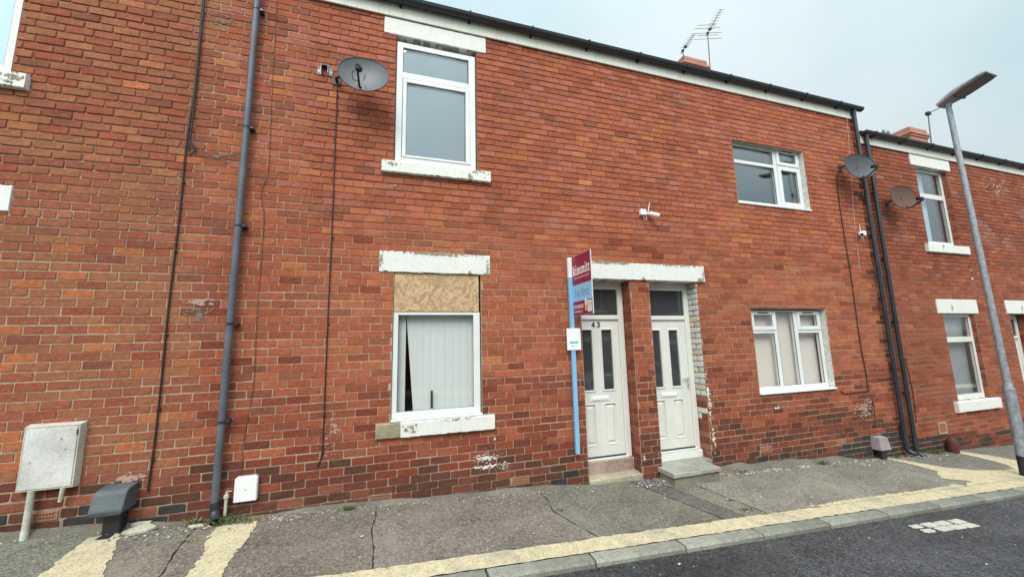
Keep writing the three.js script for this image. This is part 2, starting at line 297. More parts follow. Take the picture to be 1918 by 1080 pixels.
// ------------------------------------------------------------------ bricks
const TONES = ['#b4654a', '#aa5e46', '#bf744d', '#cb8257', '#9e5e49', '#985e4d', '#875345', '#b86e5e', '#ba6e51', '#8d4a39', '#78453a', '#654238', '#444040', '#9f694e', '#a87050', '#f2ead8', '#dccfb6', '#a8756a', '#9f5740', '#8b4b3a'].map(lin).map((c, t) => [9, 10, 11, 12, 15, 16].includes(t) ? c : c.map((v, i) => lerp(v, [0.40, 0.131, 0.082][i], 0.24)));
const SHADES = [0.78, 0.87, 0.95, 1.0, 1.06], GAIN = 1.09;
const tone = (t, k) => TONES[t].map((v, i) => Math.min(0.85, v * GAIN * SHADES[k] * (t === 15 || t === 16 ? 1 : [0.99, 0.975, 0.90][i])));
const toneMat = {};
const brickMat = (t, k) => toneMat[t * 5 + k] ??= matte(tone(t, k), { map: T.brick, bumpMap: T.brickBump, bumpScale: 0.003, roughness: 0.9 });
function pick(R, w) { let s = 0; for (const [, a] of w) s += a; let r = R() * s; for (const [t, a] of w) { if ((r -= a) <= 0) return t; } return w[0][0]; }
function toneAt(x, y, R) {
  const n = fbm(x * 0.55 + 3, y * 0.9 + 8, 301, 3), n2 = fbm(x * 1.3, y * 2.2, 302, 2), g = y - gy(x, 0);
  if (x > 8.86) {                                     // lower houses: even dark red
    if (g < 0.16 + 0.1 * n2 && x < 9.9) return pick(R, [[12, 8], [11, 2]]);
    if (g < 0.26) return pick(R, [[10, 4], [11, 4], [12, 2], [9, 2]]);
    if (n2 > 0.66 && y > 3.5) return pick(R, [[17, 3], [5, 2], [18, 2]]);
    return pick(R, [[18, 6], [1, 3], [19, 5], [4, 4], [5, 3], [2, 0.3], [8, 0.6], [6, 1]]);
  }
  if (Math.abs(x + 1.66) < 0.42 && g > 0.4 && fbm(x * 2.1, y * 1.7, 333, 2) > 0.56 && R() < 0.5) return pick(R, [[6, 3], [4, 4], [18, 2], [19, 2]]);   // sooted bricks about the pipe
  if (Math.abs(x - 8.84) < 0.22 && R() < 0.55) return pick(R, [[10, 3], [11, 3], [6, 2]]);   // sooted strip between the black pipes
  if (x < -1.9) {                                     // left house: browner
    if (g < 0.17) return pick(R, [[12, 6], [11, 3], [5, 1]]);
    if (g < 0.45) return pick(R, [[11, 2], [5, 2], [6, 2], [10, 2]]);
    const o = n > 0.52 ? 3 : 0.8;
    return pick(R, [[13, 7], [14, 5], [4, 6], [18, 3], [2, 0.6 * o], [3, 0.12 * o], [6, 0.6]]);
  }
  if (x < 3.46 && x > 3.25 && g < 0.4) return pick(R, [[11, 3], [10, 3], [9, 1]]);
  if (x > 7.3 && g < 0.34 - 0.08 * (8.9 - x) + 0.06 * n2) return pick(R, [[12, 8], [11, 2]]);
  const damp = x < 4 ? 0.47 + 0.3 * (n - 0.5) : 0.68 + 0.7 * (n - 0.5);
  if (g < 0.15) return x < 0.1 ? pick(R, [[11, 4], [10, 3], [6, 1]]) : pick(R, [[12, 1.4], [11, 5], [10, 3]]);
  if (g < damp) return pick(R, [[10, 6], [11, 3], [9, 3], [19, 2]]);
  if (y < 1.2 + 0.5 * (n - 0.5)) return pick(R, [[9, 5], [1, 4], [0, 1], [19, 5], [10, 1.4], [18, 4], [4, 1]]);
  if (x > 4.5 && x < 7.6 && y > 2.38 && y < 2.72 && x > 5.6) return pick(R, [[2, 3], [8, 4], [0, 2]]);
  if (y < 3.3) return pick(R, [[0, 7], [1, 6], [8, 3], [2, n > 0.5 ? 1.8 : 0.7], [4, 2], [9, 0.7], [6, 0.15], [18, 2]]);
  if (y > 5.2 && x < 8) return pick(R, [[7, 7], [0, 5], [1, 3], [5, 0.4], [8, 3], [4, 1]]);
  return pick(R, [[0, 6], [7, 4], [8, 4], [2, n > 0.5 ? 2.2 : 0.7], [3, n > 0.54 ? 0.7 : 0.08], [1, 4], [5, 0.35], [6, 0.15], [4, 1.2]]);
}
// soot and damp: whole bricks stained darker in patches, about the pipes and at the ends of the sills
function shadeAt(x, y, R) {
  let v = 3.1 + 3.4 * (fbm(x * 0.75 + 1, y * 0.5 + 2, 351, 4) - 0.5) + 1.3 * (R() - 0.5);
  const spot = (cx, cy, rx, ry2, a) => { const d = Math.hypot((x - cx) / rx, (y - cy) / ry2); if (d < 1) v -= a * (1 - d) * (0.6 + 0.8 * R()); };
  spot(-0.2, 0.98, 0.35, 0.5, 3); spot(1.22, 0.95, 0.35, 0.4, 2.4); spot(-0.45, 4.45, 0.4, 0.7, 1.6); spot(-1.9, 2.2, 0.4, 0.4, 2.4); spot(-1.8, 3.85, 0.4, 0.35, 2); spot(-1.8, 5.5, 0.5, 0.4, 2); spot(6.4, 0.5, 1.6, 0.5, 1.6); spot(8.8, 3, 0.4, 4, 2.2); spot(7.0, 3.7, 0.6, 0.5, 1.4); spot(9.6, 4.2, 0.5, 0.5, 1.6); spot(8.3, 4.6, 0.5, 0.6, 1.6);
  return Math.max(0, Math.min(4, Math.round(v)));
}
// one brick: uneven outline, worn arris, sides back into the wall; x, y measured from its middle
function brickGeo(w, h, seed, wear, depth = 0.045) {
  const R = rng(seed), hw = w / 2, hh = h / 2, out = [];
  const c = () => (0.003 + R() * 0.005) * (R() < 0.10 ? 2.4 : 1) * wear;
  for (const [sx, sy] of [[-1, -1], [1, -1], [1, 1], [-1, 1]]) { const a = c(), b = c(), j = () => (R() - 0.5) * 0.0035 * wear; const p = [sx * hw - sx * a + 0, sy * hh + j()], q = [sx * hw + j(), sy * hh - sy * b]; (sx * sy > 0) ? out.push(q, p) : out.push(p, q); }
  const m = [0, 1, 2, 3].map(() => 0); void m;
  const inn = out.map(([x, y]) => { const k = 0.0025 + R() * 0.003 * wear; return [x - Math.sign(x) * k, y - Math.sign(y) * k, (R() - 0.5) * 0.0015 * wear]; });
  const pos = [], n = out.length, zb = -0.003 - 0.002 * wear;
  for (let i = 1; i + 1 < n; i++) pos.push(...inn[0], ...inn[i], ...inn[i + 1]);
  for (let i = 0; i < n; i++) { const k = (i + 1) % n, A = [...out[i], zb], B = [...out[k], zb]; pos.push(...inn[i], ...A, ...B, ...inn[i], ...B, ...inn[k]); const Ab = [...out[i], -depth], Bb = [...out[k], -depth]; pos.push(...A, ...Ab, ...Bb, ...A, ...Bb, ...B); }
  return raw(pos);
}
const brickVariants = Array.from({ length: 12 }, (_, i) => { const g = fin(brickGeo(LB - J, H - J, 900 + i, i < 6 ? 0.9 : 1.5)); const u = g.attributes.uv, ox = h3(i, 1, 5), oy = h3(i, 2, 5); for (let k = 0; k < u.count; k++) u.setXY(k, u.getX(k) + ox, u.getY(k) + oy); return g; });

const subtract = (r, b) => { const [x0, x1, y0, y1] = r, g = J * 0.8, [a0, a1, c0, c1] = [b[0] - g, b[1] + g, b[2] - g * 0.6, b[3] + g * 0.6];
  if (a0 >= x1 || a1 <= x0 || c0 >= y1 || c1 <= y0) return [r]; const o = [];
  if (a0 > x0) o.push([x0, a0, y0, y1]); if (a1 < x1) o.push([a1, x1, y0, y1]); const l = Math.max(x0, a0), m = Math.min(x1, a1);
  if (c0 > y0) o.push([l, m, y0, c0]); if (c1 < y1) o.push([l, m, c1, y1]); return o; };
const topOf = s => 6.07 + s.dy;
const hOf = x => houses.find(s => x < s.x1) || houses[4];
const list = houses.map(() => []);                    // [x0, x1, y0, y1, tone, shade, seed]
{
  const R = rng(77);
  const Y0 = YREF - 14 * H;
  for (let n = 0; n < 96; n++) {
    const yb = Y0 + n * H;
    let x = -7.02 + (n & 1 ? LB / 2 : 0) + (R() - 0.5) * 0.03;
    const halfrun = R() < 0.05 ? R() * 24 - 6 : 99;
    while (x < 19.3) {
      let L = LB * (1 + (R() - 0.5) * 0.05); if (x > halfrun && x < halfrun + 0.9) L *= 0.5;
      const xa = x, xb = x + L; x = xb;
      const xm = (xa + xb) / 2, s = hOf(xm), wob = 0.004 * Math.sin(xm * 1.7 + n) + 0.003 * (R() - 0.5);
      const y0 = yb + J / 2 + wob, y1 = yb + H - J / 2 + wob + (R() - 0.5) * 0.004;
      if (y0 > topOf(s) + 0.01 || y1 < gy(xm, 0) - 0.05) continue;
      const j = J * (0.85 + 0.3 * R()) / 2;
      let rs = [[xa + j, xb - j, y0, y1]];
      for (const b of blockers) if (b[0] < xb + 0.05 && b[1] > xa - 0.05) rs = rs.flatMap(r => subtract(r, b));
      for (const r of rs) if (r[1] - r[0] > 0.022 && r[3] - r[2] > 0.02) list[houses.indexOf(s)].push([...r, toneAt(xm, yb, R), shadeAt(xm, yb, R), Math.floor(R() * 1e6), R()]);
    }
  }
}
const wearAt = (x, y) => 0.75 + 0.6 * step01(2.6, 4.6, y) + (x < -1.9 ? 0.2 : 0) + 0.5 * (1 - step01(0.1, 0.8, y - gy(x, 0)));
const mdepth = (x, y) => -(0.0055 + 0.0055 * step01(2.3, 3.8, y + 1.4 * (fbm(x * 0.8, y * 1.5, 411, 2) - 0.5)) * (x > -2.25 && x < -1.0 ? 0.35 : 1));

function pxArea(x, y, w, h) {                          // how large a brick shows in the photograph
  const a = V3(x - w / 2, y - h / 2, 0).project(camera), b = V3(x + w / 2, y - h / 2, 0).project(camera), c = V3(x - w / 2, y + h / 2, 0).project(camera);
  if (Math.max(a.x, b.x, c.x) < -1 || Math.min(a.x, b.x, c.x) > 1 || Math.max(a.y, c.y) < -1 || Math.min(a.y, c.y) > 1) return 0;
  return Math.abs((b.x - a.x) * (c.y - a.y) - (b.y - a.y) * (c.x - a.x));
}
houses.forEach((s, hi) => {
  // bedding: the mortar face behind the bricks, with the openings left out
  const xs = new Set(), ys = new Set(), ya = gy(s.x1, 0) - 0.5, yb = 6.3 + s.dy;
  for (let x = s.x0; x < s.x1; x += 0.2) xs.add(x); xs.add(s.x1); for (let y = ya; y < yb; y += 0.2) ys.add(y); ys.add(yb);
  const ops = openings.filter(o => o.s === s);
  for (const o of ops) { xs.add(o.x0); xs.add(o.x1); ys.add(o.y0); ys.add(o.y1); }
  const X = [...xs].filter(x => x >= s.x0 && x <= s.x1).sort((a, b) => a - b), Y = [...ys].filter(y => y >= ya && y <= yb).sort((a, b) => a - b), pos = [], col = [];
  const mcol = (x, y) => {
    const n = fbm(x * 0.9, y * 1.4, 421, 3); let pale = 1 - step01(2.5, 3.5, y + 2.2 * (n - 0.5));
    if (x < -1.9) pale = Math.max(pale, 1 - step01(3.0, 4.0, y + 1.6 * (n - 0.5)));
    if (x > -2.25 && x < -0.95) pale = Math.max(pale, 0.75);
    if (x > 8.86) pale *= 0.45;
    if (x > 4.2 && x < 8.86) pale = Math.max(pale * 0.85, n > 0.56 ? 0.6 : 0);
    const g = y - gy(x, 0); const dirt = 1 - step01(0.0, 0.35, g);
    let c = [0, 1, 2].map(i => lerp([0.33, 0.185, 0.13][i], [0.51, 0.385, 0.28][i], pale));
    if (!(x > 7.4 && x < 10)) c = c.map((v, i) => lerp(v, [0.20, 0.17, 0.14][i], dirt * 0.75));
    return c;
  };
  for (let i = 0; i + 1 < X.length; i++) for (let j = 0; j + 1 < Y.length; j++) {
    const cx = (X[i] + X[i + 1]) / 2, cy = (Y[j] + Y[j + 1]) / 2;
    if (ops.some(o => cx > o.x0 && cx < o.x1 && cy > o.y0 && cy < o.y1)) continue;
    const q = [[X[i], Y[j]], [X[i + 1], Y[j]], [X[i + 1], Y[j + 1]], [X[i], Y[j + 1]]].map(([x, y]) => [x, y, mdepth(x, y)]), c = q.map(([x, y]) => mcol(x, y));
    for (const k of [0, 1, 2, 0, 2, 3]) { pos.push(...q[k]); col.push(...c[k]); }
  }
  // reveals and the solid sides of the openings
  for (const o of ops) {
    const z0 = -0.0075, z1 = -o.depth - 0.06, add = (a, b, c, d, k) => { pos.push(...a, ...b, ...c, ...a, ...c, ...d); for (let i = 0; i < 6; i++) col.push(...k); }, k = o.style === 'render' ? [0.80, 0.79, 0.74] : o.style === 'doorpaint' ? [0.17, 0.13, 0.10] : [0.30, 0.24, 0.19];
    add([o.x0, o.y0, z0], [o.x0, o.y1, z0], [o.x0, o.y1, z1], [o.x0, o.y0, z1], k); add([o.x1, o.y0, z0], [o.x1, o.y1, z0], [o.x1, o.y1, z1], [o.x1, o.y0, z1], k);
    add([o.x0, o.y1, z0], [o.x1, o.y1, z0], [o.x1, o.y1, z1], [o.x0, o.y1, z1], [0.5, 0.48, 0.42]); add([o.x0, o.y0, z0], [o.x1, o.y0, z0], [o.x1, o.y0, z1], [o.x0, o.y0, z1], k);
  }
  const wg = raw(pos); wg.setAttribute('color', new THREE.BufferAttribute(new Float32Array(col), 3));
  const wall = s.wall = part(s, 'wall', wg, M.mortar);
  // bricks
  const bs = list[hi].map(b => ({ b, x: (b[0] + b[1]) / 2, y: (b[2] + b[3]) / 2, w: b[1] - b[0], h: b[3] - b[2] }));
  for (const q of bs) q.a = pxArea(q.x, q.y, q.w, q.h);
  const chosen = new Set([...bs].sort((p, q) => q.a - p.a).filter(q => q.a > 0).slice(0, s === HR ? 255 : 295));
  const mass = [];
  for (const q of bs) {
    const [, , , , t, k, seed, r] = q.b, full = Math.abs(q.w - (LB - J)) < 0.012 && Math.abs(q.h - (H - J)) < 0.008, zf = (h3(seed, 3, 1) - 0.5) * 0.004, rz = (h3(seed, 4, 1) - 0.5) * 0.012, wr = wearAt(q.x, q.y);
    if (chosen.has(q)) {
      let m;
      if (full) { m = new THREE.Mesh(brickVariants[(seed % 6) + (wr > 1.2 ? 6 : 0)], brickMat(t, k)); m.scale.set(q.w / (LB - J), q.h / (H - J), 1); }
      else m = new THREE.Mesh(fin(brickGeo(q.w, q.h, seed, wr)), brickMat(t, k));
      m.name = 'brick'; m.castShadow = m.receiveShadow = true; m.position.set(q.x - s.o.position.x, q.y - s.o.position.y, zf); m.rotation.z = rz; wall.add(m);
    } else {
      const g = fin(brickGeo(q.w, q.h, seed, wr)), u = g.attributes.uv, ox = h3(seed, 5, 1), oy = h3(seed, 6, 1), c = tone(t, k), cc = new Float32Array(u.count * 3);
      for (let i = 0; i < u.count; i++) { u.setXY(i, u.getX(i) + ox, u.getY(i) + oy); cc.set(c, i * 3); }
      g.setAttribute('color', new THREE.BufferAttribute(cc, 3)); g.rotateZ(rz); g.translate(q.x - s.o.position.x, q.y - s.o.position.y, zf); mass.push(g);
    }
  }
  const mm = new THREE.Mesh(mergeGeometries(mass), M.bricks); mm.name = 'brickwork'; mm.userData.kind = 'stuff'; mm.castShadow = mm.receiveShadow = true; wall.add(mm);
});
// bricks turned into the jambs of the door and window openings
for (const o of openings) {
  if (o.style === 'render' || o.depth < 0.08) continue;
  const s = o.s, R = rng(Math.floor(o.x0 * 100) + 7000), mass = [], d = o.depth + 0.03;
  for (const [xe, dir] of [[o.x1, -1], [o.x0, 1]]) {
    const y00 = YREF - 14 * H;
    for (let n = 0; n < 80; n++) {
      const y0 = y00 + n * H + J / 2, y1 = y0 + H - J; if (y0 < o.y0 - 0.04 || y1 > o.y1 + 0.02 || y1 < gy(xe, 0) - 0.05) continue;
      const cells = n & 1 ? [[-0.006, -d]] : [[-0.006, -0.006 - d / 2 + J / 2], [-0.006 - d / 2 - J / 2, -d]];
      for (const [za, zb] of cells) {
        const w = za - zb, seed = Math.floor(R() * 1e6), painted = o.style === 'doorpaint' && dir < 0, yy = y0 - gy(xe, 0);
        let t = painted ? (R() < clamp((yy - 0.35) * 1.1) ? (R() < 0.7 ? 15 : 16) : (R() < 0.35 ? 17 : 19)) : yy < 0.3 ? 10 : pick(R, [[0, 2], [1, 3], [9, 3], [19, 2]]);
        const g = fin(brickGeo(w - 0.005, y1 - y0 - 0.003, seed, 1.3, 0.02)), c = tone(t, 2 + Math.floor(R() * 3)), cc = new Float32Array(g.attributes.uv.count * 3); for (let i = 0; i < g.attributes.uv.count; i++) cc.set(c, i * 3);
        g.setAttribute('color', new THREE.BufferAttribute(cc, 3)); g.rotateY(dir < 0 ? -Math.PI / 2 : Math.PI / 2); g.translate(xe + dir * 0.006 - s.o.position.x, (y0 + y1) / 2 - s.o.position.y, (za + zb) / 2);
        if (painted) { const m = new THREE.Mesh(g, M.bricks); m.name = 'brick'; m.castShadow = m.receiveShadow = true; s.wall.add(m); } else mass.push(g);
      }
    }
  }
  if (mass.length) { const m = new THREE.Mesh(mergeGeometries(mass), M.bricks); m.name = 'jamb_bricks'; m.castShadow = m.receiveShadow = true; s.wall.add(m); }
}
// air bricks: terracotta block with two rows of square holes, or slots
vents.forEach(([s, x, y], i) => {
  const g = [], slots = i === 2 || i === 3 || i === 4, w = 0.104, h = 0.036, z = 0.003;
  g.push(cbox(x - w, x + w, y - h, y - h + 0.012, -0.05, z, 0.002), cbox(x - w, x + w, y + h - 0.012, y + h, -0.05, z, 0.002), cbox(x - w, x - w + 0.018, y - h + 0.0125, y + h - 0.0125, -0.05, z, 0.002), cbox(x + w - 0.018, x + w, y - h + 0.0125, y + h - 0.0125, -0.05, z, 0.002), cbox(x - w + 0.0185, x + w - 0.0185, y - 0.005, y + 0.005, -0.05, z, 0.001));
  if (!slots) for (let k = 1; k < 8; k++) { const xx = x - w + 0.018 + k * (2 * w - 0.036) / 8; for (const [a, b] of [[y - h + 0.0125, y - 0.0055], [y + 0.0055, y + h - 0.0125]]) g.push(cbox(xx - 0.004, xx + 0.004, a, b, -0.05, z, 0.001)); }
  const v = part(s, 'air_brick', g, M.terracotta, null); v.userData.label = slots ? 'slotted terracotta air brick low in the wall' : 'terracotta air brick with two rows of square holes';
  part(s, 'air_hole', quad([x - w + 0.01, y - h + 0.01, -0.045], [x + w - 0.01, y - h + 0.01, -0.045], [x + w - 0.01, y + h - 0.01, -0.045], [x - w + 0.01, y + h - 0.01, -0.045]), M.black, v).position.set(0, 0, 0);
});

// ------------------------------------------------------------------ roofs, fascias, gutters, chimneys
const font = await new FontLoader().loadAsync('fonts/droid/droid_sans_bold.typeface.json');
houses.forEach((s, i) => {
  const e = 6.047 + s.dy, x0 = s.x0 + (i === 3 ? 0.012 : 0), x1 = s.x1 - (i === 2 ? 0.02 : 0);
  const fb = part(s, 'fascia_board', cbox(x0, x1, e, e + 0.195, 0.008, 0.032, 0.003), M.fascia); void fb;
  // roof: two slopes of slate and the gable walls under them
  const ev = e + 0.30, rz = -3.6, rg = ev + 2.05, ov = i === 2 ? 0.06 : 0, zf = 0.05, t = 0.03, ye = e + 0.20;
  const rf = part(s, 'roof', [raw([x0, ye, zf, x1 + ov, ye, zf, x1 + ov, rg, rz, x0, ye, zf, x1 + ov, rg, rz, x0, rg, rz].flat()), raw([x0, ye, zf, x0, ye + t, zf, x1 + ov, ye + t, zf, x0, ye, zf, x1 + ov, ye + t, zf, x1 + ov, ye, zf]),
    raw([x0, ye + t, zf, x1 + ov, rg + t, rz, x1 + ov, ye + t, zf, x0, ye + t, zf, x0, rg + t, rz, x1 + ov, rg + t, rz]), quad([x0, rg + t, rz], [x1 + ov, rg + t, rz], [x1 + ov, ye, -7.3], [x0, ye, -7.3])], M.slate);
  for (let k = 0; k < 34; k++) { void k; }
  { const R = rng(500 + i), edge = []; for (let x = x0; x < x1 + ov; x += 0.26) { const l = (R() - 0.5) * 0.012; edge.push(cbox(x, Math.min(x + 0.254, x1 + ov), ye + t - 0.004 + l, ye + t + 0.016 + l, 0.0, zf + 0.03 + l, 0.003)); } part(s, 'eaves_slates', edge, M.slate, rf).userData.kind = 'stuff'; }
  part(s, 'gable_wall', [quad([x0 + 0.004, e - 6.9 - s.dy, -0.03], [x0 + 0.004, ye, -0.03], [x0 + 0.004, ye, -7.2], [x0 + 0.004, e - 6.9 - s.dy, -7.2]), quad([x1 - 0.004, e - 6.9 - s.dy, -0.03], [x1 - 0.004, ye, -0.03], [x1 - 0.004, ye, -7.2], [x1 - 0.004, e - 6.9 - s.dy, -7.2]), raw([x0 + 0.004, ye, 0, x0 + 0.004, rg, rz, x0 + 0.004, ye, -7.2]), raw([x1 - 0.004, ye, 0, x1 - 0.004, rg, rz, x1 - 0.004, ye, -7.2]), quad([x0, e - 6.9 - s.dy, -7.2], [x1, e - 6.9 - s.dy, -7.2], [x1, ye, -7.2], [x0, ye, -7.2]), quad([x0, ye - 0.01, 0], [x1, ye - 0.01, 0], [x1, ye - 0.01, -7.2], [x0, ye - 0.01, -7.2])], M.terracotta);
  // half-round gutter
  const gx0 = x0 - (i === 3 ? -0.02 : 0), gx1 = x1 + (i === 2 ? 0.11 : 0), r = 0.058, gyc = e + 0.215, gz = 0.095, pos = [], N = 12;
  for (let k = 0; k < N; k++) { const a = Math.PI + k / N * Math.PI, b = Math.PI + (k + 1) / N * Math.PI, A = [gyc + r * Math.sin(a), gz + r * Math.cos(a)], B = [gyc + r * Math.sin(b), gz + r * Math.cos(b)]; pos.push(gx0, ...A, gx1, ...B, gx1, ...A, gx0, ...A, gx0, ...B, gx1, ...B); if (k) for (const xx of [gx0, gx1]) pos.push(xx, gyc, gz, xx, ...A, xx, ...B); }
  const lip = rod([gx0, gyc, gz + r], [gx1, gyc, gz + r], 0.006, 0.006, 6);
  const gut = part(s, 'gutter', [raw(pos), lip], M.gutter);
  for (let x = Math.ceil((x0 + 0.2) / 0.92) * 0.92; x < x1 - 0.1; x += 0.92) {
    const br = []; for (let k = 0; k < 8; k++) { const a = Math.PI + k / 8 * Math.PI, b = Math.PI + (k + 1) / 8 * Math.PI, R2 = r + 0.007; br.push(rod([x, gyc + R2 * Math.sin(a), gz + R2 * Math.cos(a)], [x, gyc + R2 * Math.sin(b), gz + R2 * Math.cos(b)], 0.009, 0.009, 5)); }
    br.push(cbox(x - 0.014, x + 0.014, gyc - 0.008, gyc + 0.018, gz + r - 0.012, gz + r + 0.014, 0.004)); br.push(cbox(x - 0.015, x + 0.015, gyc - 0.085, gyc + 0.02, 0.033, 0.05, 0.002)); part(s, 'gutter_bracket', br, M.gutter, gut);
  }
});
function chimney(s, x0, x1, y0, y1, z0, z1, name) {
  const g = [cbox(x0, x1, y0, y1 - 0.36, z0, z1, 0.006), cbox(x0 - 0.035, x1 + 0.035, y1 - 0.36, y1 - 0.28, z0 - 0.035, z1 + 0.035, 0.006), cbox(x0 - 0.07, x1 + 0.07, y1 - 0.28, y1 - 0.20, z0 - 0.07, z1 + 0.07, 0.006), cbox(x0, x1, y1 - 0.20, y1, z0, z1, 0.006)];
  for (let y = y0; y < y1 - 0.4; y += 0.0866) g.push(cbox(x0 - 0.004, x1 + 0.004, y, y + 0.074, z0 - 0.004, z1 + 0.004, 0.004));
  for (const y of [y1 - 0.19, y1 - 0.10]) g.push(cbox(x0 - 0.006, x1 + 0.006, y, y + 0.078, z0 - 0.006, z1 + 0.006, 0.006));
  part(s, 'chimney', g, name);
}
const chimBrick = mat([0.56, 0.25, 0.17], { map: T.brick, roughness: 0.9 });
chimney(HR, 8.15, 9.02, 7.6, 10.17, -4.1, -3.5, chimBrick);
chimney(HF, 18.0, 19.0, 7.0, 9.30, -4.6, -3.25, chimBrick);
part(HW, 'ridge_finial', [rod([16.35, 8.6, -3.2], [16.35, 8.86, -3.2], 0.1, 0.03, 6), rod([16.6, 8.6, -3.2], [16.6, 8.86, -3.2], 0.1, 0.03, 6), cbox(16.2, 16.75, 7.9, 8.62, -3.4, -3.1, 0.01)], M.slate);

// ------------------------------------------------------------------ rooms behind the openings
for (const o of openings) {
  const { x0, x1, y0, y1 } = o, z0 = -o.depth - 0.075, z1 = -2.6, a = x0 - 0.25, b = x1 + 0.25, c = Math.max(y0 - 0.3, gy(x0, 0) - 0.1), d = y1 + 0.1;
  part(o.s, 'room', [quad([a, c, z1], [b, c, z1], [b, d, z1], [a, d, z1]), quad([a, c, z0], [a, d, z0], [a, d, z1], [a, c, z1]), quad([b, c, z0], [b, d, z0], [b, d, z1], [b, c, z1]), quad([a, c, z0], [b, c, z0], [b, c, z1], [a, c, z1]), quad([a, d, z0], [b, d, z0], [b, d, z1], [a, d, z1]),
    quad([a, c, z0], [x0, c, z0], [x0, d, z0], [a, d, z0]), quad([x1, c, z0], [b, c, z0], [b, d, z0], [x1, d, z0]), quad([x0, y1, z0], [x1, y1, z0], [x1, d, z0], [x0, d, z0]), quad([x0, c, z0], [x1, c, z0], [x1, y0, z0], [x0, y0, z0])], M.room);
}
// ------------------------------------------------------------------ windows
const ring = (x0, x1, y0, y1, w, z0, z1, b = 0.005) => { const [l, r, bt, tp] = Array.isArray(w) ? w : [w, w, w, w]; return [cbox(x0, x0 + l, y0, y1, z0, z1, b), cbox(x1 - r, x1, y0, y1, z0, z1, b), cbox(x0 + l - 0.001, x1 - r + 0.001, y0, y0 + bt, z0, z1 - 0.0005, b), cbox(x0 + l - 0.001, x1 - r + 0.001, y1 - tp, y1, z0, z1 - 0.0005, b)]; };
const gasketRing = (x0, x1, y0, y1, z) => ring(x0 - 0.004, x1 + 0.004, y0 - 0.004, y1 + 0.004, 0.008, z - 0.006, z, 0.001);
function pane(s, w, x0, x1, y0, y1, z, m, twin = true, lean = 0) {
  const bow = m === M.glassSky ? 0.0075 : 0.001;   // sealed units bow a little, so what they mirror bends
  const f = zz => { const g = new THREE.PlaneGeometry(x1 - x0 + 0.02, y1 - y0 + 0.02, 14, 14), p = g.attributes.position, hx = (x1 - x0) / 2 + 0.01, hy = (y1 - y0) / 2 + 0.01; for (let i = 0; i < p.count; i++) { const a = p.getX(i) / hx, b = p.getY(i) / hy; p.setZ(i, -bow * (a * a + 0.5 * b * b) + bow * 0.8 - lean * p.getX(i)); } g.computeVertexNormals(); return g.translate((x0 + x1) / 2, (y0 + y1) / 2, zz); };
  part(s, 'gasket', gasketRing(x0, x1, y0, y1, z + 0.007), M.gasket, w);
  part(s, 'pane', twin ? [f(z), f(z - 0.02)] : f(z), m, w);
}
const sash = (s, w, x0, x1, y0, y1, g, z, m = M.upvc) => part(s, 'sash', ring(x0, x1, y0, y1, [g[0] - x0, x1 - g[1], g[2] - y0, y1 - g[3]], z - 0.05, z, 0.007), m, w);
{ // number 43, upper
  const s = HM, z = -0.022, w = part(s, 'window', [...ring(-0.033, 1.014, 4.03, 5.735, [0.078, 0.092, 0.085, 0.075], z - 0.06, z), cbox(0.044, 0.923, 5.222, 5.305, z - 0.058, z - 0.001, 0.005)], M.upvc);
  w.userData.label = 'white plastic upstairs window reflecting the sky';
  sash(s, w, 0.050, 0.936, 4.112, 5.215, [0.10, 0.875, 4.145, 5.155], z + 0.012);
  pane(s, w, 0.046, 0.919, 5.306, 5.660, z - 0.02, M.glassSky); pane(s, w, 0.10, 0.875, 4.145, 5.155, z - 0.01, M.glassSky);
}
{ // number 43, lower: chipboard over the head, vertical slats inside
  const s = HM, z = -0.02, w = part(s, 'window', [...ring(-0.006, 1.048, 0.90, 2.135, [0.058, 0.085, 0.072, 0.036], z - 0.06, z), cbox(-0.010, 1.064, 0.872, 0.898, -0.09, 0.035, 0.005)], M.upvc);
  w.userData.label = 'white plastic downstairs window with vertical slat blind';
  pane(s, w, 0.053, 0.962, 0.973, 2.098, z - 0.02, M.glass, false);
  const R = rng(12);
  for (let k = 0; k < 10; k++) {
    const x = (k ? 0.105 : 0.092) + k * 0.0935, lean = [0.0, 0.095, 0.03, 0.005, 0, 0, 0, 0, 0, 0][k], bot = 0.96 + (k === 4 ? 0.0 : 0) , a = 0.06 + 0.03 * (R() - 0.5), hw = 0.052, top = 2.12, pos = [];
    for (let j = 0; j < 6; j++) { const f0 = j / 6, f1 = (j + 1) / 6, y0 = lerp(top, bot, f0), y1 = lerp(top, bot, f1), q = (xx, y, f) => [x + lean * f * (k === 1 ? 1 : f) + xx * hw * Math.cos(a), y, -0.125 + xx * hw * Math.sin(a)];
      if (k === 0 && 0) continue; const A = q(-1, y0, f0), B = q(1, y0, f0), C = q(1, y1, f1), D = q(-1, y1, f1), e = 0.004, mA = q(0, y0, f0), mC = q(0, y1, f1); mA[2] += e; mC[2] += e; pos.push(...A, ...D, ...mC, ...A, ...mC, ...mA, ...mA, ...mC, ...C, ...mA, ...C, ...B); }
    part(s, 'blind_slat', raw(pos), M.slat, w);
  }
  part(s, 'blind_weight', cbox(0.443, 0.470, 0.985, 1.19, -0.075, -0.07, 0.001), M.black, w);
  part(s, 'head_rail', cbox(0.04, 0.97, 2.10, 2.14, -0.15, -0.10, 0.003), M.white, w);
  part(s, 'chipboard_panel', cbox(-0.006, 1.034, 2.142, 2.612, -0.035, -0.016, 0.002), M.osb, null).userData.label = 'sheet of strand chipboard closing the window head';
}
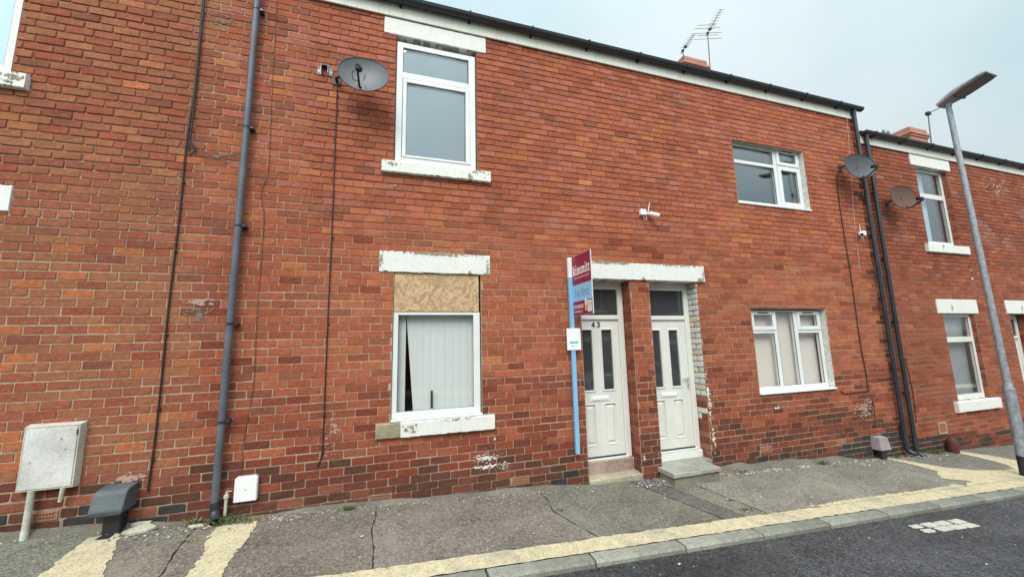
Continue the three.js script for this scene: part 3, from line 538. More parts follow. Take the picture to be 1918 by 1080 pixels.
{ // right house, upper
  const s = HR, z = -0.098, w = part(s, 'window', [...ring(5.575, 7.262, 4.03, 5.175, [0.09, 0.022, 0.07, 0.05], z - 0.06, z), cbox(6.602, 6.676, 4.095, 5.14, z - 0.058, z - 0.001), cbox(5.66, 6.6025, 4.797, 4.860, z - 0.058, z - 0.001), cbox(6.6755, 7.245, 4.83, 4.868, z - 0.058, z - 0.001)], M.upvc);
  w.userData.label = 'wide white plastic upstairs window with four panes';
  part(s, 'window_board', cbox(5.54, 7.262, 3.992, 4.024, -0.16, 0.022, 0.004), M.upvc, w);
  sash(s, w, 6.680, 7.242, 4.868, 5.183, [6.752, 7.168, 4.937, 5.121], z + 0.014); sash(s, w, 6.680, 7.245, 4.080, 4.832, [6.760, 7.162, 4.163, 4.771], z + 0.014);
  pane(s, w, 5.66, 6.597, 4.868, 5.14, z - 0.018, M.glassSky); pane(s, w, 5.66, 6.595, 4.102, 4.79, z - 0.020, M.glassSky, true, 0.025);
  pane(s, w, 6.752, 7.168, 4.937, 5.121, z - 0.008, M.glassSky); pane(s, w, 6.760, 7.162, 4.163, 4.771, z - 0.010, M.glassSky, true, 0.03);
  part(s, 'trickle_vent', cbox(6.84, 7.09, 5.142, 5.163, z + 0.012, z + 0.022, 0.002), M.gutter, w);
}
{ // right house, lower
  const s = HR, z = -0.098, w = part(s, 'window', [...ring(5.575, 7.262, 0.862, 2.19, [0.10, 0.075, 0.07, 0.03], z - 0.06, z), cbox(6.142, 6.214, 0.93, 2.165, z - 0.058, z - 0.001), cbox(6.608, 6.690, 0.93, 2.165, z - 0.058, z - 0.001), cbox(5.66, 6.1425, 1.800, 1.845, z - 0.058, z - 0.001), cbox(6.6895, 7.20, 1.794, 1.842, z - 0.058, z - 0.001)], M.upvc);
  w.userData.label = 'wide white plastic downstairs window with two small top lights';
  part(s, 'window_board', cbox(5.545, 7.262, 0.836, 0.860, -0.16, 0.032, 0.004), M.upvc, w);
  sash(s, w, 5.640, 6.194, 1.849, 2.165, [5.707, 6.115, 1.918, 2.108], z + 0.014); sash(s, w, 6.690, 7.245, 1.846, 2.168, [6.752, 7.172, 1.914, 2.108], z + 0.014);
  for (const [a, b, c, d] of [[5.707, 6.115, 1.918, 2.108], [6.752, 7.172, 1.914, 2.108], [6.218, 6.604, 0.934, 2.150], [6.692, 7.180, 0.933, 1.790], [5.675, 6.13, 0.93, 1.798]]) pane(s, w, a, b, c, d, z - 0.012, M.glass, false);
  part(s, 'trickle_vent', cbox(5.79, 6.03, 2.132, 2.150, z + 0.012, z + 0.022, 0.002), M.gutter, w); part(s, 'trickle_vent', cbox(6.83, 7.07, 2.132, 2.150, z + 0.012, z + 0.022, 0.002), M.gutter, w);
  part(s, 'roller_blind', cbox(5.6, 7.24, 0.88, 2.19, -0.215, -0.212, 0.001), M.beigeBlind, w);
}
function tallWindow(s, x0, x1, y0, y1, z, tr, m, blind, bx, label) {
  const w = part(s, 'window', [...ring(x0 + 0.004, x1 - 0.004, y0 + 0.006, y1 - 0.006, [0.07, 0.075, 0.10, 0.06], z - 0.06, z), cbox(x0 + 0.07, x1 - 0.075, tr - 0.055, tr + 0.055, z - 0.058, z - 0.001)], M.upvcCream);
  if (label) w.userData.label = label;
  pane(s, w, x0 + 0.075, x1 - 0.08, tr + 0.056, y1 - 0.07, z - 0.015, m); pane(s, w, x0 + 0.075, x1 - 0.08, y0 + 0.108, tr - 0.056, z - 0.015, m);
  if (blind) part(s, 'curtain', cbox(x0 + 0.02, bx, y0 + 0.02, y1 - 0.02, z - 0.15, z - 0.147, 0.001), blind, w);
  return w;
}
tallWindow(HW, 10.6, 11.71, 3.575, 5.305, -0.10, 4.70, M.glassSky, M.paleBlind, 11.30, 'tall upstairs window with pale curtain in the lower house');
tallWindow(HW, 10.63, 11.72, 0.40, 2.13, -0.075, 1.60, M.glass, M.net, 11.70, 'tall downstairs window with grey net curtain');
tallWindow(HF, 16.25, 17.35, 3.575, 5.305, -0.10, 4.70, M.glassSky, M.paleBlind, 17.0); tallWindow(HF, 16.25, 17.35, 0.40, 2.13, -0.075, 1.60, M.glass, M.net, 17.3);
tallWindow(HL, -4.76, -3.68, 4.485, 6.255, -0.03, 5.75, M.glassSky, M.paleBlind, -3.7, 'upstairs window at the left photo edge'); tallWindow(HL, -4.76, -3.68, 1.33, 3.08, -0.03, 2.5, M.glass, M.net, -3.7);

// ------------------------------------------------------------------ doors
function doorway(s, x0, x1, yb, yt, tr, handle, number, hinge) {          // yb threshold, yt lintel soffit, tr transom middle
  const z = -0.19, fl = x0 - 0.115, fr = x1 - 0.012, lw = 0.085, rw = 0.09;
  const f = part(s, 'door_frame', [cbox(fl, fl + lw, yb, yt - 0.004, z - 0.07, z, 0.008), cbox(fr - rw, fr, yb, yt - 0.004, z - 0.07, z, 0.008), cbox(fl + lw - 0.001, fr - rw + 0.001, yt - 0.115, yt - 0.004, z - 0.07, z - 0.001, 0.006), cbox(fl + lw - 0.001, fr - rw + 0.001, tr - 0.035, tr + 0.035, z - 0.07, z + 0.006, 0.012), cbox(fl + lw - 0.03, fr - rw + 0.03, yb - 0.001, yb + 0.03, z - 0.08, z + 0.02, 0.004)], M.upvcCream);
  const a = fl + lw + 0.002, b = fr - rw - 0.002, c = yb + 0.045, d = tr - 0.037, W = b - a, mid = (a + b) / 2;
  pane(s, f, a + 0.012, b - 0.012, tr + 0.045, yt - 0.125, z - 0.03, M.glassDoor);
  // leaf: stiles and rails round two glazed openings and two raised panels
  const zl = z - 0.022, gl = [mid - 0.25, mid - 0.08], gr = [mid + 0.08, mid + 0.25], g0 = c + 0.895, g1 = c + 1.745, p0 = c + 0.155, p1 = c + 0.70;
  const leaf = [cbox(a, gl[0], c, d, zl - 0.045, zl), cbox(gl[1], gr[0], c, d, zl - 0.045, zl), cbox(gr[1], b, c, d, zl - 0.045, zl)];
  for (const [u, v] of [gl, gr]) leaf.push(cbox(u - 0.001, v + 0.001, g1, d, zl - 0.045, zl - 0.0005), cbox(u - 0.001, v + 0.001, p1, g0, zl - 0.045, zl - 0.0005), cbox(u - 0.001, v + 0.001, c, p0, zl - 0.045, zl - 0.0005), cbox(u - 0.001, v + 0.001, p0 - 0.001, p1 + 0.001, zl - 0.045, zl - 0.02, 0.001));
  const dr = part(s, 'door', leaf, M.upvcCream);
  for (const [u, v] of [gl, gr]) {
    part(s, 'glazing_bead', ring(u - 0.022, v + 0.022, g0 - 0.022, g1 + 0.022, 0.024, zl - 0.02, zl + 0.012, 0.008), M.upvcCream, dr);
    part(s, 'pane', quad([u, g0, zl - 0.02], [v, g0, zl - 0.02], [v, g1, zl - 0.02], [u, g1, zl - 0.02]), M.glassDoor, dr);
    const pg = new THREE.Shape([[0, 0], [v - u - 0.03, 0], [v - u - 0.03, p1 - p0 - 0.03], [0, p1 - p0 - 0.03]].map(q => new THREE.Vector2(...q)));
    part(s, 'door_panel', new THREE.ExtrudeGeometry(pg, { depth: 0.002, bevelEnabled: true, bevelThickness: 0.017, bevelSize: 0.028, bevelOffset: -0.03, bevelSegments: 1, steps: 1 }).translate(u + 0.015, p0 + 0.015, zl - 0.021), M.upvcCream, dr);
    part(s, 'panel_moulding', ring(u - 0.012, v + 0.012, p0 - 0.012, p1 + 0.012, 0.016, zl - 0.01, zl + 0.006, 0.005), M.upvcCream, dr);
  }
  part(s, 'letterbox', [cbox(mid - 0.15, mid + 0.15, c + 0.745, c + 0.815, zl, zl + 0.010, 0.004), cbox(mid - 0.125, mid + 0.125, c + 0.762, c + 0.798, zl + 0.0095, zl + 0.017, 0.004)], M.white, dr);
  part(s, 'weather_bar', cbox(a, b, c - 0.012, c - 0.002, zl - 0.04, zl + 0.02, 0.002), M.black, dr);
  if (handle) { const hx = b - 0.035; part(s, 'handle', [cbox(hx - 0.015, hx + 0.015, c + 0.84, c + 1.04, zl, zl + 0.010, 0.004), cbox(hx - 0.105, hx + 0.008, c + 1.0, c + 1.02, zl + 0.035, zl + 0.05, 0.005), rod([hx, c + 1.01, zl + 0.005], [hx, c + 1.01, zl + 0.045], 0.009)], M.chrome, dr); part(s, 'keyhole', rod([hx, c + 0.90, zl + 0.008], [hx, c + 0.90, zl + 0.016], 0.009), M.black, dr); }
  if (number) { const tg = new TextGeometry(number, { font, size: 0.075, depth: 0.006, curveSegments: 5, bevelEnabled: false }); tg.computeBoundingBox(); const bb = tg.boundingBox; const gs = []; [...number].forEach((ch, i) => { const t = new TextGeometry(ch, { font, size: 0.078, depth: 0.006, curveSegments: 5, bevelEnabled: false }); t.scale(0.95, 1, 1); t.translate(2.745 + i * 0.085, 1.935, zl + 0.001); gs.push(t); }); void bb; part(s, 'door_number', gs, M.black, dr); }
  return dr;
}
doorway(HM, 2.478, 3.292, 0.105, 2.61, 2.075, false, '43').userData.label = 'cream panelled front door with black number 43';
doorway(HR, 3.625, 4.502, 0.085, 2.612, 2.065, true).userData.label = 'cream panelled front door with a lever handle';
doorway(HW, 13.05, 13.82, -0.42, 2.13, 1.60, true); doorway(HF, 14.13, 14.9, -0.45, 2.13, 1.58, true); doorway(HL, -6.7, -5.86, 0.35, 3.08, 2.5, true);
// thresholds and steps
part(HM, 'threshold', roughSlab(2.480, 3.290, -0.16, 0.103, -0.40, -0.165, 41, 0.006, 0.012), mat([0.46, 0.33, 0.28], { map: T.concrete, roughness: 0.95 })).userData.label = 'worn pinkish stone threshold under the numbered door';
part(HM, 'step_slab', roughSlab(2.482, 3.291, -0.30, -0.062, -0.166, 0.012, 42, 0.012, 0.012), mat([0.50, 0.45, 0.33], { map: T.concrete, roughness: 1 }));
part(HR, 'threshold', roughSlab(3.627, 4.500, -0.3, 0.083, -0.40, -0.17, 43, 0.005, 0.01), M.render);
part(HR, 'step_slab', [roughSlab(3.545, 4.33, -0.068, -0.012, 0.004, 0.325, 44, 0.005, 0.008), cbox(3.63, 4.497, -0.070, -0.014, -0.172, 0.0035, 0.003)], M.slab).userData.label = 'grey concrete doorstep slab';
part(HR, 'step_base', roughSlab(3.57, 4.31, -0.35, -0.0685, 0.004, 0.295, 45, 0.01, 0.01), mat([0.27, 0.245, 0.20], { map: T.concrete, roughness: 1 }));
for (const [s, x0, x1, y] of [[HW, 13.055, 13.815, -0.42], [HF, 14.135, 14.895, -0.45], [HL, -6.695, -5.865, 0.35]]) part(s, 'step_slab', roughSlab(x0, x1, y - 0.25, y - 0.002, -0.4, 0.1, 46, 0.004), M.slab);
for (const [s, x0, x1, d] of [[HM, -1.1, 2.47, 0.03], [HR, 4.29, 7.6, 0.075], [HL, -6.9, -1.75, 0.04]]) { // skirt of cement at the foot of the wall
  const pos = [], R = rng(Math.floor(x0 * 10) + 900); let prev = null; for (let x = x0; x <= x1 + 0.001; x += (x1 - x0) / 60) { const y = gy(x, 0), hh = d * (0.6 + 1.2 * fbm(x * 3, 1, 91, 3)), w = 0.05 + 0.05 * fbm(x * 2.2, 4, 92, 3), e = Math.min(1, (x1 - x) / 0.6, (x - x0) / 0.3 + 0.2), c = [[x, y + hh * e, 0.004], [x, y + hh * 0.75 * e, 0.02 * e + 0.002], [x, y - 0.01, w * e + 0.003]]; if (prev) for (let k = 0; k < 2; k++) pos.push(...prev[k], ...prev[k + 1], ...c[k + 1], ...prev[k], ...c[k + 1], ...c[k]); prev = c; } void R;
  part(s, 'cement_skirt', raw(pos), mat([0.20, 0.18, 0.15], { map: T.concrete, roughness: 1 }));
}
// flakes of old white paint and mortar smears left on the bricks
function flakes(s, cx, cy, rx, ry_, n, seed, m, r0 = 0.004, r1 = 0.016, zf = 0.0042) { const R = rng(seed), pos = []; for (let i = 0; i < n; i++) { const a = R() * 6.283, q = Math.pow(R(), 0.7), x = cx + Math.cos(a) * q * rx, y = cy + Math.sin(a) * q * ry_, r = lerp(r0, r1, R() * R()) * (1.2 - 0.7 * q), st = 1 + 1.2 * R(), k = 7, pts = []; for (let j = 0; j < k; j++) { const b = j / k * 6.283, rr = r * (0.5 + 0.9 * R()); pts.push([x + Math.cos(b) * rr * st, y + Math.sin(b) * rr, zf + 0.001 * R()]); } for (let j = 0; j < k; j++) pos.push(x, y, zf + 0.0016, ...pts[j], ...pts[(j + 1) % k]); } const o = part(s, 'paint_flakes', raw(pos), m); o.userData.kind = 'stuff'; return o; }
const flake = mat([0.72, 0.68, 0.64], { roughness: 0.9 }), flakeDull = mat([0.41, 0.27, 0.22], { roughness: 0.95 }), smear = mat([0.20, 0.14, 0.11], { roughness: 1 });
flakes(HM, 1.09, 0.37, 0.17, 0.05, 120, 1, flake); flakes(HM, 1.17, 0.27, 0.24, 0.045, 70, 2, flake, 0.004, 0.02); flakes(HM, 1.13, 0.42, 0.2, 0.13, 60, 3, flakeDull, 0.003, 0.01); flakes(HM, 1.32, 0.22, 0.12, 0.04, 30, 6, flake, 0.002, 0.007);
flakes(HM, -0.60, 0.88, 0.10, 0.16, 46, 4, flakeDull, 0.004, 0.018); flakes(HM, -0.68, 0.7, 0.16, 0.2, 40, 5, flakeDull, 0.004, 0.014); flakes(HM, 1.21, 0.575, 0.025, 0.02, 8, 7, flake, 0.004, 0.012);
flakes(HM, -0.05, 3.70, 0.16, 0.04, 26, 8, flakeDull, 0.004, 0.018); flakes(HR, 5.88, 0.62, 0.07, 0.02, 6, 9, flake, 0.008, 0.02); flakes(HR, 4.53, 0.9, 0.02, 0.5, 60, 51, flake, 0.006, 0.02); flakes(HR, 4.56, 0.25, 0.03, 0.22, 40, 10, flake, 0.006, 0.02); flakes(HR, 4.55, 0.75, 0.03, 0.4, 40, 11, flake, 0.005, 0.016);
flakes(HR, 7.9, 0.45, 0.35, 0.2, 110, 12, flakeDull, 0.006, 0.03); flakes(HR, 6.75, 2.85, 0.7, 0.25, 60, 13, flakeDull, 0.005, 0.02); flakes(HM, 3.34, 0.12, 0.012, 0.05, 8, 14, flake, 0.006, 0.012);
flakes(HM, -1.78 + 0.09, 2.22, 0.02, 0.1, 4, 15, smear, 0.01, 0.02); flakes(HL, -1.93, 2.23, 0.12, 0.05, 26, 16, flakeDull, 0.008, 0.03); flakes(HL, -1.93, 2.1, 0.14, 0.12, 26, 17, smear, 0.008, 0.03); flakes(HL, -2.35, 0.55, 0.12, 0.04, 26, 18, flakeDull, 0.01, 0.03);
flakes(HL, -1.98, 5.5, 0.2, 0.14, 30, 19, smear, 0.006, 0.022); flakes(HL, -1.85, 3.85, 0.14, 0.07, 20, 20, smear, 0.006, 0.025); flakes(HW, 13.6, 5.1, 0.7, 0.3, 70, 21, flakeDull, 0.01, 0.04); flakes(HW, 11.9, 2.95, 0.1, 0.2, 12, 22, flake, 0.006, 0.025);

// stone showing where the paint has come off the lintels and sills
const bare = (s, x0, x1, y, n, seed, zf, r1 = 0.022, ry0 = 0.014) => { const o = flakes(s, (x0 + x1) / 2, y, (x1 - x0) / 2, ry0, n, seed, M.stone, 0.005, r1, zf); o.name = 'bare_stone'; };
bare(HM, -0.18, 1.17, 2.868, 90, 31, 0.0165); bare(HM, -0.19, -0.13, 2.75, 30, 32, 0.0165, 0.02, 0.11); bare(HM, 1.13, 1.18, 2.72, 22, 33, 0.0165, 0.018, 0.10); bare(HM, 0.2, 0.9, 2.862, 40, 34, 0.0165, 0.03);
bare(HM, 2.33, 3.45, 2.853, 90, 35, 0.034, 0.026); bare(HR, 3.48, 4.63, 2.857, 60, 36, 0.034, 0.02); bare(HR, 4.50, 4.62, 2.645, 30, 37, 0.034, 0.03, 0.03); bare(HR, 4.60, 4.645, 2.74, 22, 38, 0.034, 0.016, 0.1);
bare(HM, 0.08, 0.30, 0.80, 30, 39, 0.0545, 0.022, 0.06); bare(HM, 0.4, 1.1, 0.858, 26, 40, 0.0545, 0.012, 0.012); bare(HM, -0.17, 0.05, 3.985, 20, 41, 0.0545, 0.02, 0.035); bare(HM, 0.95, 1.19, 3.99, 22, 42, 0.0545, 0.018, 0.03); bare(HL, -3.72, -3.53, 4.42, 40, 43, 0.0545, 0.024, 0.06);
{ const dk = mat([0.06, 0.05, 0.04], { roughness: 1 }); for (const [s, a, b, y, z, n] of [[HM, -0.18, 1.19, 3.877, 0.054, 70], [HM, -0.17, -0.05, 2.63, 0.0165, 14], [HM, 1.08, 1.17, 2.635, 0.0165, 10], [HM, 0.1, 1.2, 0.706, 0.054, 30], [HL, -3.8, -3.53, 4.33, 0.054, 30]]) { const o = flakes(s, (a + b) / 2, y, (b - a) / 2, 0.007, n, Math.floor(a * 50) + 90, dk, 0.003, 0.011, z); o.name = 'dirt_specks'; } }

// ------------------------------------------------------------------ ground, road, kerb, pavement
const flat = (pts, yf, col) => { const sh = new THREE.Shape(pts.map(p => new THREE.Vector2(p[0], p[1]))), g0 = new THREE.ShapeGeometry(sh), ix = g0.index.array, p = g0.attributes.position, pos = []; for (let i = 0; i < ix.length; i += 3) { const q = [0, 2, 1].map(k => [p.getX(ix[i + k]), p.getY(ix[i + k])]); for (const [x, z] of q) pos.push(x, yf(x, z), z); } let g = raw(pos); const nn = g.attributes.normal; for (let i = 0; i < nn.count; i++) if (nn.getY(i) < 0) nn.setXYZ(i, -nn.getX(i), -nn.getY(i), -nn.getZ(i)); if (col) { const c = new Float32Array(pos.length); for (let i = 0; i < pos.length; i += 3) c.set(col, i); g.setAttribute('color', new THREE.BufferAttribute(c, 3)); } return g; };
function sheet(x0, x1, z0, z1, nx, nz, yf, colf) { const pos = [], col = [], xs = i => lerp(x0, x1, i / nx), zs = j => lerp(z0, z1, j / nz); for (let i = 0; i < nx; i++) for (let j = 0; j < nz; j++) { const q = [[xs(i), zs(j)], [xs(i), zs(j + 1)], [xs(i + 1), zs(j + 1)], [xs(i + 1), zs(j)]]; for (const k of [0, 1, 2, 0, 2, 3]) { const [x, z] = q[k]; pos.push(x, yf(x, z), z); if (colf) col.push(...colf(x, z)); } } const g = raw(pos); if (colf) g.setAttribute('color', new THREE.BufferAttribute(new Float32Array(col), 3)); return g; }
struct('ground', sheet(-240, 260, -240, 240, 8, 8, (x, z) => SL * x - 0.55 - 0.002 * Math.abs(z)), M.earth);
struct('road', sheet(-30, 45, KZ1 - 0.01, 9.4, 150, 32, ry, (x, z) => { const n = fbm(x * 0.7, z * 0.9, 501, 4), d = clamp((n - 0.5) * 5), e = fbm(x * 2, z * 2.4, 502, 3), dark = clamp((fbm(x * 0.5 + 4, z * 1.2, 503, 3) - 0.56) * 7); let k = 0.125 + 0.03 * d + 0.03 * (e - 0.5); k *= 1 - 0.4 * dark; const bl = (cx, cz, rx, rz) => clamp((1 - Math.hypot((x - cx) / rx, (z - cz) / rz) + 0.9 * (e - 0.5)) * 3); k *= 1 - 0.5 * Math.max(bl(2.45, 1.95, 0.5, 0.16), bl(4.6, 1.95, 0.55, 0.12), bl(5.3, 2.02, 0.5, 0.08)); return [k, k, k * 1.03]; }), M.road);
{ // kerb stones, laid end to end
  const kerb = struct('kerb', sheet(-30, 45, KZ0 - 0.01, KZ1 - 0.02, 8, 1, (x, z) => gy(x, z) - 0.03), M.joint);
  const proto = [0, 1, 2, 3].map(k => { const R = rng(60 + k), g = roughSlab(0.009, 0.920, -0.16, 0, -(KZ1 - KZ0), 0, 70 + k, 0.006, 0.018); void R; return fin(g); });
  const kd = M.kerb.clone(); kd.color.setRGB(0.26, 0.265, 0.225); const kl = M.kerb.clone(); kl.color.setRGB(0.35, 0.345, 0.295);
  for (let k = -14; k < 24; k++) { const x = 1.68 + 0.93 * k, m = new THREE.Mesh(proto[((k % 4) + 4) % 4], [M.kerb, kd, kl][Math.floor(h3(k, 1, 2) * 3)]); m.name = 'kerb_stone'; m.castShadow = m.receiveShadow = true; m.position.set(x, gy(x, KZ1) + (h3(k, 2, 2) - 0.5) * 0.006, KZ1 + (h3(k, 3, 2) - 0.5) * 0.008); m.rotation.z = Math.atan(SL); kerb.add(m); }
}
{ // pavement: old tarmac and concrete bays with open cracks and edges between them, pale concrete trench strips on top
  const pav = struct('pavement', sheet(-14, 28, -0.02, KZ0, 40, 2, (x, z) => gy(x, z) - 0.012), M.joint);
  const rag = (pts, amp, seed, stepL = 0.05) => { const o = [], R = rng(seed); for (let i = 0; i < pts.length; i++) { const a = pts[i], b = pts[(i + 1) % pts.length], n = Math.max(1, Math.floor(Math.hypot(b[0] - a[0], b[1] - a[1]) / stepL)); for (let k = 0; k < n; k++) o.push([lerp(a[0], b[0], k / n) + (R() - 0.5) * amp, lerp(a[1], b[1], k / n) + (R() - 0.5) * amp]); } return o; };
  const kid = (name, g, m) => { const o = new THREE.Mesh(fin(g), m); o.name = name; o.receiveShadow = o.castShadow = true; pav.add(o); return o; };
  // lines that run from the wall to the kerb strip, as x at five depths
  const Z = [-0.02, 0.3, 0.6, 0.9, 1.225];
  const cuts = [[-14, -14, -14, -14, -14, 0], [-9, -9, -9, -9, -9, 0.01], [-5.6, -5.6, -5.6, -5.55, -5.5, 0.01], [-2.42, -2.41, -2.36, -2.33, -2.28, 0.01], [-1.74, -1.73, -1.70, -1.64, -1.62, 0.009], [-0.14, -0.135, -0.165, -0.125, -0.12, 0.009], [1.72, 1.76, 1.70, 1.79, 1.9, 0.010], [3.06, 3.15, 3.24, 3.33, 3.42, 0.012], [3.40, 3.47, 3.55, 3.62, 3.72, 0.01], [3.80, 3.86, 3.91, 3.97, 4.03, 0.012], [6.2, 6.22, 6.24, 6.27, 6.3, 0.003], [8.1, 8.15, 8.2, 8.1, 8.0, 0.004], [10.1, 10.12, 10.14, 10.16, 10.2, 0.004], [13, 13, 13, 13, 13, 0.01], [19, 19, 19, 19, 19, 0.01], [28, 28, 28, 28, 28, 0]];
  const cols = [[.30, .28, .24], [.30, .28, .24], [.29, .285, .23], [.30, .27, .225], [.29, .255, .22], [.31, .27, .235], [.27, .255, .215], [.205, .195, .18], [.29, .26, .215], [.36, .33, .28], [.33, .31, .265], [.30, .285, .25], [.28, .27, .24], [.27, .26, .23], [.27, .26, .23]];
  for (let i = 0; i + 1 < cuts.length; i++) {
    const a = cuts[i], b = cuts[i + 1], ga = a[5] / 2 + 0.001, gb = b[5] / 2 + 0.001, pts = [];
    for (let k = 0; k < 5; k++) pts.push([a[k] + ga, Z[k]]); for (let k = 4; k >= 0; k--) pts.push([b[k] - gb, Z[k]]);
    const g = flat(rag(pts, 0.012, 800 + i), gy, cols[i].map(v => v * 1.0)); kid('paving_bay', g, M.pavement);
  }
  kid('concrete_strip', flat(rag([[-14, 1.232], [28, 1.222], [28, KZ0 - 0.004], [-14, KZ0 - 0.004]], 0.016, 820, 0.06), (x, z) => gy(x, z) + 0.001), M.yellow);
  const strips = [[[-2.52, 0.16], [-2.40, 0.15], [-2.36, 0.11], [-2.30, 0.15], [-2.16, 0.5], [-2.03, 0.84], [-1.88, 1.24], [-2.44, 1.24], [-2.47, 0.7]], [[-1.55, 0.2], [-1.5, 0.16], [-1.30, 0.20], [-1.235, 0.13], [-1.22, 0.3], [-1.225, 0.7], [-1.2, 1.24], [-1.5, 1.24], [-1.455, 0.95], [-1.46, 0.7], [-1.53, 0.45]],
    [[8.10, 0.03], [8.22, 0.05], [8.34, 0.26], [8.52, 0.62], [8.82, 0.83], [9.3, 0.93], [9.62, 0.94], [9.85, 0.80], [10.0, 0.40], [9.98, 0.03], [10.2, 0.02], [10.42, 0.4], [10.45, 0.82], [10.3, 1.24], [7.6, 1.24], [7.83, 1.16], [8.02, 1.14], [7.72, 0.95], [7.98, 0.8], [8.12, 0.72], [8.16, 0.4]], [[4.9, 1.24], [4.6, 1.2], [5.6, 1.17], [7.0, 1.19], [7.6, 1.15], [7.7, 1.24]]];
  strips.forEach((p, i) => kid('concrete_strip', flat(rag(p, 0.034, 830 + i, 0.03), (x, z) => gy(x, z) + 0.005), M.yellow));
  const patch = [[2.2, 0.9], [1.7, 0.86], [1.80, 0.62], [2.05, 0.72]]; void patch;
}
{ // hairline cracks as thin dark openings are the bay joints; loose worn white block in the road
  const kid = []; const R = rng(15);
  const p = struct('road_marking', [0, 1, 2, 3].flatMap(i => [0, 1].map(j => { const x0 = 5.36 + i * 0.21 + 0.03 * (R() - 0.5), z0 = 1.735 + j * 0.10 + i * 0.012, pts = [], n = 22; for (let k = 0; k < n; k++) { const a = k / n * 6.283, c = Math.cos(a), s = Math.sin(a), m = Math.max(Math.abs(c), Math.abs(s)), f = (i === 0 && k % 5 ? 0.72 : 0.97) + 0.05 * R(); pts.push([x0 + 0.1 + 0.1 * c / m * f, z0 + 0.047 + 0.047 * s / m * f]); } return flat(pts, (x, z) => ry(x, z) + 0.004); })), M.roadPaint); void kid; void p;
}

// ------------------------------------------------------------------ drainpipes, dishes, cameras, cables
function pipe(x, y0, y1, z, r, m, label, collars, topJog, shoe, lean = 0) {
  const o = thing('drainpipe', label, 'drainpipe', [x, y0, z], 'drainpipes on the terrace front'), L = (y) => lean * (y - y0);
  obj('pipe', [rod([L(y0), 0.0, 0], [L(y1), y1 - y0, 0], r, r, 18, true)], m, o);
  for (const y of collars) { obj('pipe_collar', [rod([L(y), y - y0 - 0.012, 0], [L(y), y - y0 + 0.012, 0], r + 0.004, r + 0.004, 18)], M.pipeBlack, o); obj('pipe_bracket', [cbox(L(y) + r * 0.5, L(y) + r + 0.035, y - y0 - 0.014, y - y0 + 0.014, -z - 0.002, 0.01, 0.003)], M.pipeBlack, o); }
  if (topJog) obj('pipe_outlet', [tube([[L(y1), y1 - y0 - 0.02, 0], [L(y1), y1 - y0 + 0.03, 0.002], [L(y1), y1 - y0 + 0.09, 0.012]], r + 0.004, 14, 8)], m, o);
  if (shoe) obj('pipe_shoe', [tube([[0, 0.03, 0], [0.005, -0.06, 0.0], [0.03, -0.11, 0.05], [0.05, -0.125, 0.10]], r + 0.005, 14, 12)], M.pipeBlack, o);
  return o;
}
pipe(-1.632, 0.24, 6.55, 0.07, 0.034, M.pipeGrey, 'blue-grey plastic drainpipe between the brown house and number 43', [1.02, 2.0, 3.056, 4.20, 5.694], false, true, 0.0018);
pipe(8.715, -0.22, 6.12, 0.075, 0.035, M.pipeBlack, 'black drainpipe rising to the end of the higher gutter', [0.09, 1.12, 2.42, 3.64, 4.8], true, true, 0.004);
pipe(8.965, -0.29, 5.63, 0.075, 0.035, M.pipeBlack, 'black drainpipe rising to the start of the lower gutter', [0.67, 1.97, 3.186, 4.51], true, true, 0.007);

